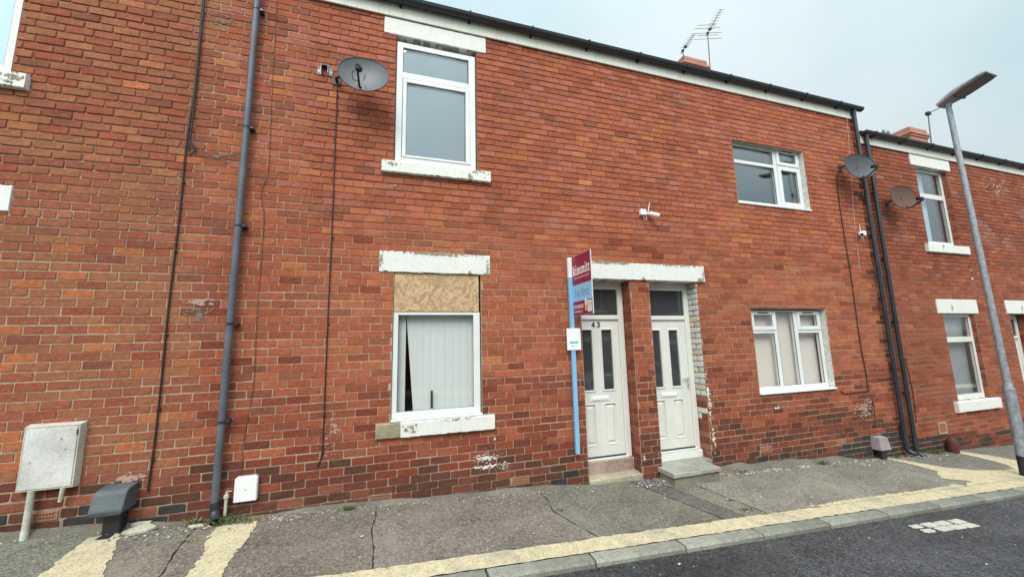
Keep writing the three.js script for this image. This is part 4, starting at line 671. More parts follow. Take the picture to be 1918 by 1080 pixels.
function dish(pos, foot, m, label, w, h, tilt, yaw, roll, rusty) {
  const o = thing('satellite_dish', label, 'satellite dish', pos, 'satellite dishes on the brick fronts'), f = 0.34, pts = [], NR = 9, NA = 44;
  const S = (r, a, back) => { const x = w / 2 * r * Math.cos(a), y = h / 2 * r * Math.sin(a); return [x, y, (x * x + y * y) / (4 * f) - 0.05 - (back ? 0.006 : 0)]; };
  for (const back of [0, 1]) for (let i = 0; i < NR; i++) for (let j = 0; j < NA; j++) { const a = j / NA * 6.28319, b = (j + 1) / NA * 6.28319, r0 = i / NR, r1 = (i + 1) / NR, q = [S(r0, a, back), S(r1, a, back), S(r1, b, back), S(r0, b, back)]; pts.push(...q[0], ...q[1], ...q[2], ...q[0], ...q[2], ...q[3]); }
  const tilted = new THREE.Group(); void tilted;
  const E = new THREE.Euler(-tilt * D2R, yaw * D2R, roll * D2R, 'YXZ'), rot = g => { g.applyMatrix4(new THREE.Matrix4().makeRotationFromEuler(E)); return g; }, P3 = (x, y, z) => V3(x, y, z).applyEuler(E).toArray();
  let g = raw(pts); g = toCreasedNormals(g, 0.7); obj('reflector', [rot(g)], m, o);
  const rim = []; for (let j = 0; j <= NA; j++) rim.push(S(1, j / NA * 6.28319, 0)); obj('rim', [rot(tube(rim, 0.006, 6, NA * 2, 0.5))], rusty ? M.rustRed : M.gutter, o);
  const b0 = P3(0, -h / 2 + 0.03, 0.0), b1 = P3(0, -h / 2 - 0.015, 0.045), ln = P3(0, -0.175, 0.29), l2 = P3(0, -0.145, 0.225);
  obj('arm', [tube([b0, b1, P3(0, -h / 2 - 0.01, 0.12), P3(0, -0.205, 0.26)], 0.012, 8, 16)], M.black, o);
  obj('receiver', [rod(ln, l2, 0.026, 0.026, 12), rod(l2, P3(0, -0.137, 0.205), 0.032, 0.034, 12), rod(P3(0, -0.185, 0.275), P3(0, -0.22, 0.29), 0.018, 0.018, 8)], M.black, o);
  obj('receiver_lead', [tube([P3(0.005, -0.215, 0.29), P3(-0.045, -0.25, 0.27), P3(-0.05, -0.27, 0.19), P3(-0.01, -0.245, 0.14)], 0.004, 6, 16)], M.cable, o);
  for (const sx of [-1, 1]) obj('bolt', [sphere(...P3(sx * 0.045, -h / 2 + 0.06, -0.012), 0.007, 8, 6)], M.black, o);
  const F = foot.map((v, i) => v - pos[i]), bk = P3(0, -0.02, -0.07);
  obj('wall_bracket', [cbox(F[0] - 0.045, F[0] + 0.045, F[1] - 0.06, F[1] + 0.06, F[2], F[2] + 0.012, 0.003), tube([[F[0], F[1], F[2] + 0.01], [F[0] + 0.01, F[1], F[2] + 0.07], [lerp(F[0], bk[0], 0.6), lerp(F[1], bk[1], 0.5), lerp(F[2], bk[2], 0.85)], bk], 0.02, 10, 18), rod(P3(0, 0.03, -0.075), P3(0, -0.09, -0.075), 0.03, 0.03, 8)], rusty ? M.rustRed : M.gutter, o);
  return o;
}
dish([-0.40, 4.93, 0.32], [-0.735, 4.995, 0.004], M.dish, 'dark grey satellite dish left of the upstairs window of number 43', 0.57, 0.46, 6, -4, -6);
dish([8.24, 4.86, 0.30], [8.205, 4.955, 0.004], M.dish, 'grey satellite dish in front of the pair of black drainpipes', 0.60, 0.50, 5, -14, 0);
dish([9.43, 4.38, 0.28], [9.44, 4.37, 0.004], M.dishRust, 'rusty brown satellite dish beside the lower house upstairs window', 0.54, 0.48, 5, -14, 0, true);
{ // empty dish bracket
  const o = thing('empty_bracket', 'empty grey steel bracket left of the dark grey dish', 'bracket', [-0.872, 5.10, 0]);
  for (const s of [-1, 1]) obj('plate', [raw([...[s * 0.045, -0.055, 0.004], ...[s * 0.085, -0.06, 0.004], ...[s * 0.078, 0.03, 0.004], ...[s * 0.045, -0.055, 0.004], ...[s * 0.078, 0.03, 0.004], ...[s * 0.03, 0.06, 0.004]]), cbox(s * 0.06 - 0.022, s * 0.06 + 0.022, -0.06, 0.035, 0.003, 0.012, 0.002), cbox(s * 0.038 - 0.004, s * 0.038 + 0.004, -0.055, 0.06, 0.003, 0.06, 0.002)], M.steel, o);
  obj('bridge', [cbox(-0.042, 0.042, 0.04, 0.066, 0.003, 0.055, 0.003)], M.gutter, o);
  for (const s of [-1, 1]) for (const y of [-0.04, 0.018]) obj('bolt', [rod([s * 0.066, y, 0.011], [s * 0.066, y, 0.019], 0.008, 0.008, 6)], M.black, o);
}
function camUnit(pos, label, flip) {
  const o = thing('security_camera', label, 'security camera', pos, 'white security cameras on the brick front'), f = flip ? -1 : 1;
  obj('mount_box', [cbox(-0.115 * f - 0.05, -0.115 * f + 0.05, -0.045, 0.05, 0.003, 0.06, 0.008)], M.white, o);
  obj('neck', [rod([-0.06 * f, -0.01, 0.035], [0.005 * f, -0.02, 0.05], 0.014, 0.014, 10), sphere(0.0, -0.022, 0.052, 0.022)], M.white, o);
  obj('camera_body', [rod([-0.005 * f, -0.012, 0.045], [0.105 * f, -0.065, 0.13], 0.032, 0.034, 16)], M.white, o);
  obj('lens', [rod([0.104 * f, -0.0645, 0.129], [0.108 * f, -0.0665, 0.132], 0.026, 0.026, 14)], M.black, o);
  obj('antenna', [rod([-0.03 * f, 0.0, 0.04], [0.0 * f, 0.16, 0.06], 0.008, 0.006, 8)], M.white, o);
  obj('camera_lead', [tube([[-0.1 * f, -0.045, 0.03], [-0.1 * f, -0.09, 0.03], [-0.075 * f, -0.11, 0.03], [-0.05 * f, -0.09, 0.03], [-0.06 * f, -0.03, 0.03]], 0.004, 6, 24)], M.white, o);
}
camUnit([3.70, 3.655, 0], 'white security camera on bare brick between the upstairs windows');
camUnit([8.42, 3.655, 0], 'white security camera on the brick beside the black drainpipes', true);
function cable(name, pts, r, m, label, clips = 0) {
  const o = thing(name, label, 'cable', pts[0], 'cables fixed to the brick fronts'), p = pts.map(q => q.map((v, i) => v - pts[0][i]));
  obj('lead', [tube(p, r, 6, pts.length * 8, 0.4)], m, o);
  if (clips) { const g = []; for (let k = 1; k < clips; k++) { const t = k / clips * (p.length - 1), i = Math.floor(t), f = t - i, a = p[i], b = p[Math.min(i + 1, p.length - 1)], c = a.map((v, j) => lerp(v, b[j], f)); obj('clip', [cbox(c[0] - r - 0.002, c[0] + r + 0.010, c[1] - 0.006, c[1] + 0.006, -pts[0][2], c[2] + r + 0.002, 0.001)], m, o); } void g; }
  return o;
}
cable('wall_cable', [[-2.165, 6.4, 0.016], [-2.172, 5.72, 0.016], [-2.165, 4.6, 0.016], [-2.185, 3.9, 0.016], [-2.18, 3.2, 0.014], [-2.19, 2.2, 0.014], [-2.185, 1.3, 0.014], [-2.19, 0.74, 0.014], [-2.2, 0.42, 0.016]], 0.008, M.cable, 'thick black cable running down the brown house front', 9);
cable('wall_cable', [[-2.15, 6.4, 0.03], [-2.155, 5.2, 0.028], [-2.15, 4.2, 0.026], [-2.15, 3.98, 0.022], [-2.11, 3.93, 0.02], [-2.105, 3.87, 0.02], [-2.13, 3.835, 0.02], [-2.16, 3.87, 0.02], [-2.15, 3.94, 0.026]], 0.008, M.cable, 'second black lead ending in a small loop on the brown house');
cable('wall_cable', [[-0.735, 4.94, 0.03], [-0.725, 4.8, 0.012], [-0.72, 4.0, 0.012], [-0.712, 3.0, 0.012], [-0.712, 2.0, 0.012], [-0.705, 1.0, 0.012], [-0.705, 0.62, 0.012], [-0.75, 0.47, 0.02]], 0.0065, M.cable, 'black dish cable hanging straight down left of the downstairs window', 7);
cable('wall_cable', [[-1.439, 6.05, 0.006], [-1.419, 4.59, 0.006], [-1.40, 3.77, 0.006], [-1.457, 3.46, 0.008], [-1.412, 3.23, 0.006], [-1.406, 2.80, 0.006], [-1.409, 2.04, 0.006], [-1.395, 1.37, 0.008], [-1.447, 0.78, 0.006], [-1.44, 0.47, 0.006]], 0.0032, M.wire, 'thin brown wire wandering down beside the blue-grey drainpipe');
cable('wall_cable', [[8.19, 4.90, 0.03], [8.075, 4.764, 0.012], [8.03, 4.013, 0.012], [8.05, 2.786, 0.012], [8.03, 1.615, 0.012], [8.06, 1.142, 0.012], [8.055, 0.78, 0.012], [8.03, 0.753, 0.012], [7.5, 0.742, 0.012], [7.41, 0.75, 0.012], [7.36, 0.80, 0.02]], 0.0075, M.cable, 'dark cable dropping past the right house window and turning in low');
cable('wall_cable', [[8.60, 6.2, 0.036], [8.585, 5.6, 0.008], [8.53, 5.15, 0.006], [8.42, 4.2, 0.006], [8.36, 3.72, 0.008]], 0.003, M.wireWhite, 'thin pale wire from the gutter end to the right camera');
cable('wall_cable', [[8.37, 3.60, 0.01], [8.345, 3.3, 0.008], [8.33, 2.9, 0.006]], 0.003, M.wireWhite, 'short pale wire below the right camera');
cable('wall_cable', [[9.20, 1.3, 0.012], [9.26, 0.65, 0.012], [9.22, 0.13, 0.012]], 0.006, M.cable, 'short dark lead low beside the second black drainpipe');
cable('wall_cable', [[9.24, 5.7, 0.036], [9.235, 5.2, 0.008], [9.22, 4.72, 0.008]], 0.003, M.cable, 'thin dark wire under the lower gutter start');
cable('wall_cable', [[9.05, 4.42, 0.012], [9.2, 4.36, 0.014], [9.35, 4.33, 0.02], [9.49, 4.36, 0.03]], 0.006, M.wire, 'brown lead from the drainpipe to the rusty dish');

// ------------------------------------------------------------------ meter boxes and fittings low on the wall
{
  const o = thing('meter_cabinet', 'tall pale grey meter cabinet on a post against the brown house', 'meter cabinet', [-2.92, 0.52, 0]), d = 0.06;
  const sideM = M.boxTrim;
  const A = [[-0.205, 0.015, 0], [0.198, 0.015, 0], [0.198, 0.588, 0], [-0.205, 0.588, 0]], B = [[-0.197, 0.025, d], [0.188, 0.025, d], [0.188, 0.572, d], [-0.197, 0.572, d]], cp = []; for (let k = 0; k < 4; k++) { const n = (k + 1) % 4; cp.push(...A[k], ...A[n], ...B[n], ...A[k], ...B[n], ...B[k]); } cp.push(...B[0], ...B[1], ...B[2], ...B[0], ...B[2], ...B[3]);
  obj('cabinet_body', [raw(cp), ...ring(-0.198, 0.189, 0.024, 0.573, 0.012, d - 0.008, d + 0.006, 0.003)], sideM, o);
  const dr = obj('cabinet_door', [cbox(-0.184, 0.174, 0.038, 0.556, d - 0.004, d + 0.010, 0.003)], M.boxGrey, o);
  obj('lock', [rod([-0.13, 0.27, d + 0.009], [-0.13, 0.27, d + 0.014], 0.010, 0.010, 10)], M.boxTrim, dr); obj('lock', [rod([0.07, 0.45, d + 0.009], [0.07, 0.45, d + 0.012], 0.005, 0.005, 8)], M.black, dr); obj('lock', [rod([0.105, 0.36, d + 0.009], [0.105, 0.36, d + 0.012], 0.004, 0.004, 8)], M.black, dr);
  obj('hinge', [cbox(0.168, 0.177, 0.48, 0.53, d + 0.008, d + 0.014, 0.002)], M.black, dr);
  obj('conduit', [rod([-0.095, 0.03, 0.055], [-0.10, -0.40, 0.055], 0.024, 0.024, 12)], M.conduit, o);
  obj('conduit_shoe', [rod([-0.10, -0.30, 0.055], [-0.10, -0.40, 0.055], 0.026, 0.027, 12)], M.boxGrey, o);
  obj('pipe_stub', [rod([0.12, 0.03, 0.06], [0.11, -0.09, 0.06], 0.018, 0.014, 10)], M.conduit, o);
}
{
  const o = thing('gas_meter_box', 'grey half-sunken gas meter box with black base near the pale cabinet', 'gas meter box', [-2.40, gy(-2.4, 0.1), 0]);
  const sh = new THREE.Shape(); sh.moveTo(0.0, 0.20); sh.lineTo(0.20, 0.20); sh.quadraticCurveTo(0.22, 0.21, 0.21, 0.24); sh.lineTo(0.17, 0.35); sh.quadraticCurveTo(0.155, 0.385, 0.11, 0.39); sh.lineTo(0, 0.40); sh.closePath();
  const g = new THREE.ExtrudeGeometry(sh, { depth: 0.22, bevelEnabled: true, bevelThickness: 0.012, bevelSize: 0.01, bevelOffset: -0.01, bevelSegments: 2, curveSegments: 5 }); g.rotateY(-Math.PI / 2); g.translate(0.11, 0, 0.004);
  obj('lid', [g], mat([0.105, 0.125, 0.135], { map: T.grime, roughness: 0.55 }), o);
  obj('base', [cbox(-0.06, 0.07, -0.03, 0.19, 0.01, 0.12, 0.01)], M.black, o);
  obj('base_tray', [cbox(-0.115, 0.115, 0.182, 0.205, 0.004, 0.215, 0.006)], M.gutter, o);
  obj('base_foot', [cbox(-0.05, 0.05, -0.02, 0.006, 0.13, 0.22, 0.004)], M.black, o);
}
{
  const o = thing('cover_box', 'small white square cover box beside the foot of the blue-grey drainpipe', 'cover box', [-1.385, 0.345, 0]);
  obj('cover', [cbox(-0.10, 0.10, -0.115, 0.115, 0.003, 0.055, 0.008)], M.white, o); obj('lip', [cbox(-0.085, 0.085, 0.108, 0.125, 0.0, 0.045, 0.003)], M.boxGrey, o); obj('screw', [rod([0, 0, 0.055], [0, 0, 0.058], 0.008, 0.008, 10)], M.boxTrim, o);
}
{
  const o = thing('riser_pipe', 'short pale riser pipe with a valve beside the drainpipe foot', 'pipe', [-1.545, gy(-1.545, 0.05), 0.05]);
  obj('riser', [rod([0, -0.02, 0], [0.0, 0.22, 0], 0.014, 0.014, 10)], M.conduit, o); obj('valve', [cbox(-0.02, 0.02, 0.20, 0.24, -0.02, 0.02, 0.006), rod([0, 0.23, 0], [0, 0.27, 0], 0.012, 0.008, 8)], M.conduit, o); obj('valve_lever', [cbox(-0.006, 0.045, 0.262, 0.27, -0.006, 0.006, 0.002)], M.conduit, o);
}
{
  const o = thing('utility_box', 'pinkish grey tapered box on a black leg left of the black drainpipes', 'utility box', [8.06, gy(8.06, 0.08), 0]);
  const t = raw((() => { const A = [[-0.13, 0.17, 0.005], [0.13, 0.17, 0.005], [0.13, 0.17, 0.14], [-0.13, 0.17, 0.14]], B = [[-0.12, 0.365, 0.005], [0.12, 0.365, 0.005], [0.11, 0.355, 0.12], [-0.11, 0.355, 0.12]], p = []; for (let k = 0; k < 4; k++) { const n = (k + 1) % 4; p.push(...A[k], ...A[n], ...B[n], ...A[k], ...B[n], ...B[k]); } p.push(...B[0], ...B[1], ...B[2], ...B[0], ...B[2], ...B[3], ...A[0], ...A[2], ...A[1], ...A[0], ...A[3], ...A[2]); return p; })());
  obj('hood', [t], M.pink, o); obj('hood_rim', [...ring(-0.134, 0.134, 0.158, 0.178, 0.012, 0.006, 0.146, 0.002)], M.pink, o); obj('leg', [cbox(-0.06, 0.06, -0.03, 0.168, 0.02, 0.11, 0.01)], M.black, o); obj('cable_entry', [tube([[0.06, 0.5, 0.012], [0.075, 0.75, 0.012], [0.07, 1.0, 0.012]], 0.01, 6, 10)], M.wire, o);
}
{
  const o = thing('iron_stump', 'rust-red rounded iron vent stump at the foot of the lower house', 'iron stump', [9.98, gy(9.98, 0.1), 0.1]);
  const pr = [[0.0, 0.30], [0.05, 0.292], [0.085, 0.26], [0.10, 0.20], [0.105, 0.12], [0.10, 0.05], [0.095, -0.03]].map(p => new THREE.Vector2(...p)).reverse();
  obj('stump', [new THREE.LatheGeometry(pr, 20)], M.rustRed, o); obj('cap', [rod([0, 0.285, 0], [0, 0.31, 0], 0.045, 0.03, 12)], M.rustRed, o); o.scale.set(0.78, 0.9, 0.78); obj('strap', [rod([0, 0.13, 0], [0, 0.16, 0], 0.109, 0.109, 18, true), cbox(-0.03, 0.03, 0.12, 0.17, -0.1, -0.07, 0.004)], M.rustRed, o);
}
{
  const o = thing('wall_recess', 'small terracotta recessed frame in the wall above the rusty stump', 'wall recess', [9.97, -0.05, 0]); obj('frame', ring(-0.13, 0.13, -0.10, 0.12, 0.03, 0.0, 0.012, 0.003), mat([0.45, 0.33, 0.25], { map: T.concrete, roughness: 1 }), o); obj('back_plate', [cbox(-0.10, 0.10, -0.07, 0.09, 0.001, 0.006, 0.001)], M.terracotta, o);
}
// ------------------------------------------------------------------ for-rent board on its post
{
  const o = thing('letting_board', 'maroon and blue For Rent board on a light blue post left of door 43', 'letting sign', [2.305, 0.30, 0.05]);
  obj('post', [cbox(-0.028, 0.028, 0, 2.30, -0.022, 0.022, 0.004)], M.blue, o);
  obj('post_top', [cbox(-0.029, 0.029, 2.301, 2.585, -0.023, 0.023, 0.004)], M.white, o);
  const W = 720, Hh = 1024, cv = document.createElement('canvas'); cv.width = W; cv.height = Hh; const c = cv.getContext('2d');
  c.fillStyle = '#8d2440'; c.fillRect(0, 0, W, Hh); c.fillStyle = '#8fc4e4'; c.fillRect(0, 500, W, 285);
  c.fillStyle = '#8d2440'; c.fillRect(0, 785, W, Hh - 785);
  c.fillStyle = '#f4eef0'; c.textAlign = 'left'; c.textBaseline = 'alphabetic';
  const fit = (txt, font, size, x, y, w, col) => { c.fillStyle = col; c.font = `${font} ${size}px serif`; const k = w / c.measureText(txt).width; c.save(); c.translate(x, y); c.scale(k, 1); c.fillText(txt, 0, 0); c.restore(); };
  fit('kimmitt', 'bold', 215, 36, 330, 650, '#f8f4f5'); fit('lettings and management specialists', '', 46, 60, 398, 600, '#f0dfe4');
  fit('For Rent', '', 170, 80, 705, 560, '#5d5f86');
  c.font = 'bold 84px sans-serif'; const k1 = 360 / c.measureText('0191 568 0228').width; c.save(); c.translate(34, 905); c.scale(k1, 1); c.fillStyle = '#f4e6ea'; c.fillText('0191 568 0228', 0, 0); c.restore();
  c.font = '56px sans-serif'; const k2 = 330 / c.measureText('kimmittlettings.com').width; c.save(); c.translate(34, 975); c.scale(k2, 1); c.fillStyle = '#f4e6ea'; c.fillText('kimmittlettings.com', 0, 0); c.restore();
  c.fillStyle = '#f6f6f4'; c.fillRect(455, 770, 70, 100); c.fillStyle = '#f0b23a'; c.fillRect(455, 865, 70, 95); c.fillStyle = '#3a3238'; c.fillRect(455, 960, 70, 40); c.fillStyle = '#c9ccc8'; c.fillRect(472, 790, 36, 50);
  for (const x of [548, 628]) { c.fillStyle = '#f4f4f2'; c.beginPath(); c.moveTo(x, 800); c.lineTo(x + 68, 800); c.lineTo(x + 68, 1000); c.lineTo(x + 34, 965); c.lineTo(x, 1000); c.closePath(); c.fill(); c.fillStyle = '#b9bcc0'; c.fillRect(x + 14, 830, 40, 70); c.fillStyle = '#7f8288'; c.fillRect(x + 20, 915, 28, 10); c.fillRect(x + 20, 935, 28, 8); c.fillStyle = '#8d2440'; for (let k = 0; k < 4; k++) { c.beginPath(); c.arc(x + 10 + k * 17, 795, 8, 0, 7); c.fill(); } }
  const tx = new THREE.CanvasTexture(cv); tx.colorSpace = THREE.SRGBColorSpace; tx.anisotropy = 8;
  const bm = new THREE.MeshStandardMaterial({ map: tx, roughness: 0.5, side: THREE.DoubleSide }), b = new THREE.Group(); void b;
  const bw = 0.535, bh = 0.81, bx = 0.035, z0 = 0.005, y0 = 1.775;
  const board = obj('board', [cbox(bx - 0.0035, bx + 0.0035, y0, y0 + bh, z0, z0 + bw, 0.001)], M.white, o);
  for (const s of [-1, 1]) { const g = new THREE.PlaneGeometry(bw - 0.018, bh - 0.006); g.rotateY(s * Math.PI / 2); g.translate(bx + s * 0.0052, y0 + bh / 2, z0 + (bw - 0.018) / 2 + 0.002); const m = new THREE.Mesh(g, bm); m.name = s < 0 ? 'printed_face' : 'printed_back'; m.castShadow = m.receiveShadow = true; board.add(m); }
  obj('bracket', [cbox(-0.01, 0.01, 2.4, 2.44, -0.05, -0.021, 0.002)], M.black, o); obj('bracket', [cbox(-0.01, 0.01, 0.35, 0.39, -0.05, -0.021, 0.002)], M.black, o);
  const c2 = document.createElement('canvas'); c2.width = 256; c2.height = 384; const d = c2.getContext('2d'); d.fillStyle = '#f2f4f3'; d.fillRect(0, 0, 256, 384); d.fillStyle = '#1f9a97'; d.fillRect(50, 235, 150, 34); d.fillStyle = '#e8f4f2'; d.font = 'bold 20px sans-serif'; d.fillRect(70, 249, 110, 6); d.fillStyle = '#5f8f95'; d.beginPath(); d.arc(92, 318, 13, 0, 7); d.fill(); d.fillStyle = '#9aa6aa'; d.fillRect(112, 308, 80, 6); d.fillRect(112, 322, 60, 5);
  const t2 = new THREE.CanvasTexture(c2); t2.colorSpace = THREE.SRGBColorSpace;
  const pl = obj('small_plate', [cbox(-0.098, 0.107, 1.325, 1.615, 0.024, 0.029, 0.001)], M.white, o); { const g = new THREE.PlaneGeometry(0.199, 0.284).translate(0.0045, 1.47, 0.0300); const m = new THREE.Mesh(g, new THREE.MeshStandardMaterial({ map: t2, roughness: 0.45 })); m.name = 'plate_print'; m.receiveShadow = true; pl.add(m); }
  for (const y of [1.345, 1.598]) obj('screw', [rod([0.004, y, 0.029], [0.004, y, 0.033], 0.005, 0.005, 8)], M.steel, pl);
}
// ------------------------------------------------------------------ street lamp
{
  const x = 9.29, z = 1.195, y = gy(x, z), o = thing('street_lamp', 'galvanised street lamp with a flat lantern on the right pavement', 'street lamp', [x, y, z]), top = 5.70 - y, ln = -0.13 / top;
  obj('lower_post', [rod([0, -0.02, 0], [ln * 1.30, 1.30, 0], 0.068, 0.066, 24)], M.galv, o); obj('black_band', [rod([0, -0.01, 0], [ln * 0.3, 0.30, 0], 0.070, 0.0695, 24)], M.black, o);
  obj('post_shoulder', [rod([ln * 1.30, 1.30, 0], [ln * 1.40, 1.40, 0], 0.066, 0.046, 24)], M.galv, o); obj('upper_post', [rod([ln * 1.40, 1.40, 0], [ln * top, top, 0], 0.045, 0.037, 24)], M.galv, o);
  obj('access_door', [cbox(0.02, 0.075, 0.55, 1.15, -0.03, 0.03, 0.008)], M.galv, o);
  // lantern: flat body swelling from a narrow tail, underside hollowed round the dark panel
  const N = 14, prof = [], L = 0.66, tilt = 17 * D2R, secs = [], px = [];
  for (let i = 0; i <= N; i++) { const t = i / N, w = 0.115 + 0.085 * step01(0, 0.55, t) - 0.03 * step01(0.88, 1, t), hT = 0.045 + 0.035 * Math.sin(Math.PI * Math.min(1, t * 1.15 + 0.12)) - 0.012 * step01(0.85, 1, t), zz = -0.10 + L * t, row = []; for (let k = 0; k < 16; k++) { const a = k / 16 * 6.28319, cx = Math.cos(a), cy = Math.sin(a), e = 0.45, sx = Math.sign(cx) * Math.pow(Math.abs(cx), e), sy = Math.sign(cy) * Math.pow(Math.abs(cy), 0.7); row.push([w * sx, cy > 0 ? hT * sy : 0.03 * sy, zz]); } secs.push(row); }
  const R = ([a, b, c]) => [ln * top + a, top + 0.03 + b * Math.cos(tilt) + (c) * Math.sin(tilt), c * Math.cos(tilt) - b * Math.sin(tilt)];
  for (let i = 0; i < N; i++) for (let k = 0; k < 16; k++) { const a = secs[i][k], b = secs[i + 1][k], c = secs[i + 1][(k + 1) % 16], d = secs[i][(k + 1) % 16]; px.push(...R(a), ...R(b), ...R(c), ...R(a), ...R(c), ...R(d)); }
  for (const row of [secs[0], secs[N]]) for (let k = 1; k + 1 < 16; k++) px.push(...R(row[0]), ...R(row[k]), ...R(row[k + 1])); void prof;
  let g = raw(px); g = toCreasedNormals(g, 0.9); const hd = obj('lantern', [g], mat([0.48, 0.48, 0.48], { map: T.galv, roughness: 0.6 }), o);
  const Q = (a, b, c) => R([a, b, c]); obj('light_panel', [raw([...Q(-0.13, -0.0315, 0.12), ...Q(0.13, -0.0315, 0.12), ...Q(0.12, -0.0315, 0.53), ...Q(-0.13, -0.0315, 0.12), ...Q(0.12, -0.0315, 0.53), ...Q(-0.12, -0.0315, 0.53)])], mat([0.13, 0.125, 0.13], { roughness: 0.35 }), hd);
  obj('panel_bezel', [[-0.13, 0.12, 0.13, 0.12], [0.13, 0.12, 0.12, 0.53], [0.12, 0.53, -0.12, 0.53], [-0.12, 0.53, -0.13, 0.12]].map(([a, b, c, d]) => rod(Q(a, -0.031, b), Q(c, -0.031, d), 0.006, 0.006, 6)), M.gutter, hd);
  obj('spigot', [rod([ln * top, top - 0.06, 0], [ln * top, top + 0.02, 0], 0.043, 0.046, 16)], M.galv, o);
}
// ------------------------------------------------------------------ aerials on the roofs
function yagi(pos, mast, dir, n, len, el, label, refl) {
  const o = thing('roof_aerial', label, 'aerial', pos, 'aerials on the roofs'), d = V3(...dir).normalize(), side = V3(0.94, 0.0, 0.34);
  obj('mast', [rod([0, 0, 0], mast, 0.016, 0.014, 8)], M.aerial, o); const m = V3(...mast), e = m.clone().addScaledVector(d, len);
  obj('boom', [rod(m.clone().addScaledVector(d, -0.12).toArray(), e.toArray(), 0.014, 0.012, 8)], M.aerial, o);
  for (let k = 0; k < n; k++) { const p = m.clone().addScaledVector(d, len * (0.18 + 0.82 * k / (n - 1))), h = el * (1 - 0.2 * k / n); obj('element', [rod(p.clone().addScaledVector(side, -h).toArray(), p.clone().addScaledVector(side, h).toArray(), 0.006, 0.006, 5)], M.aerial, o); }
  obj('junction', [sphere(m.x, m.y, m.z, 0.045, 8, 6), cbox(m.x + d.x * 0.2 - 0.04, m.x + d.x * 0.2 + 0.04, m.y + d.y * 0.2 - 0.03, m.y + d.y * 0.2 + 0.03, m.z + d.z * 0.2 - 0.04, m.z + d.z * 0.2 + 0.04, 0.01)], M.black, o);
  for (const [y, h] of refl) { const p = m.clone().add(V3(-0.03, y, 0)); obj('reflector_rod', [rod(p.clone().addScaledVector(side, -h).toArray(), p.clone().addScaledVector(side, h * 1.1).toArray(), 0.007, 0.007, 5)], M.aerial, o); }
  return o;
}
yagi([8.16, 9.55, -3.46], [-0.06, 0.72, 0], [0.56, 0.78, 0], 8, 0.85, 0.11, 'small roof aerial standing at the left end of the nearer chimney', []);
yagi([9.10, 9.2, -3.5], [0.08, 1.96, 0], [0.52, 0.80, 0], 8, 1.2, 0.12, 'tall roof aerial standing right of the nearer chimney', [[0.28, 0.28], [0.17, 0.38], [0.0, 0.42], [-0.08, 0.3], [-0.2, 0.4]]);
{ const o = thing('roof_mast', 'bare cranked mast beside the far chimney, passing behind the lamp', 'aerial', [19.05, 8.8, -3.2]); o.userData.group = 'aerials on the roofs'; obj('mast', [rod([0, -0.1, 0], [0.16, 1.18, 0], 0.022, 0.02, 8)], M.aerial, o); obj('boom', [rod([0.14, 1.18, 0], [2.72, 2.36, 0], 0.018, 0.016, 8)], M.aerial, o); obj('clamp', [cbox(0.08, 0.24, 1.12, 1.24, -0.06, 0.06, 0.01)], M.black, o); obj('boom_end', [cbox(2.6, 2.86, 2.3, 2.42, -0.04, 0.04, 0.01)], M.black, o); }

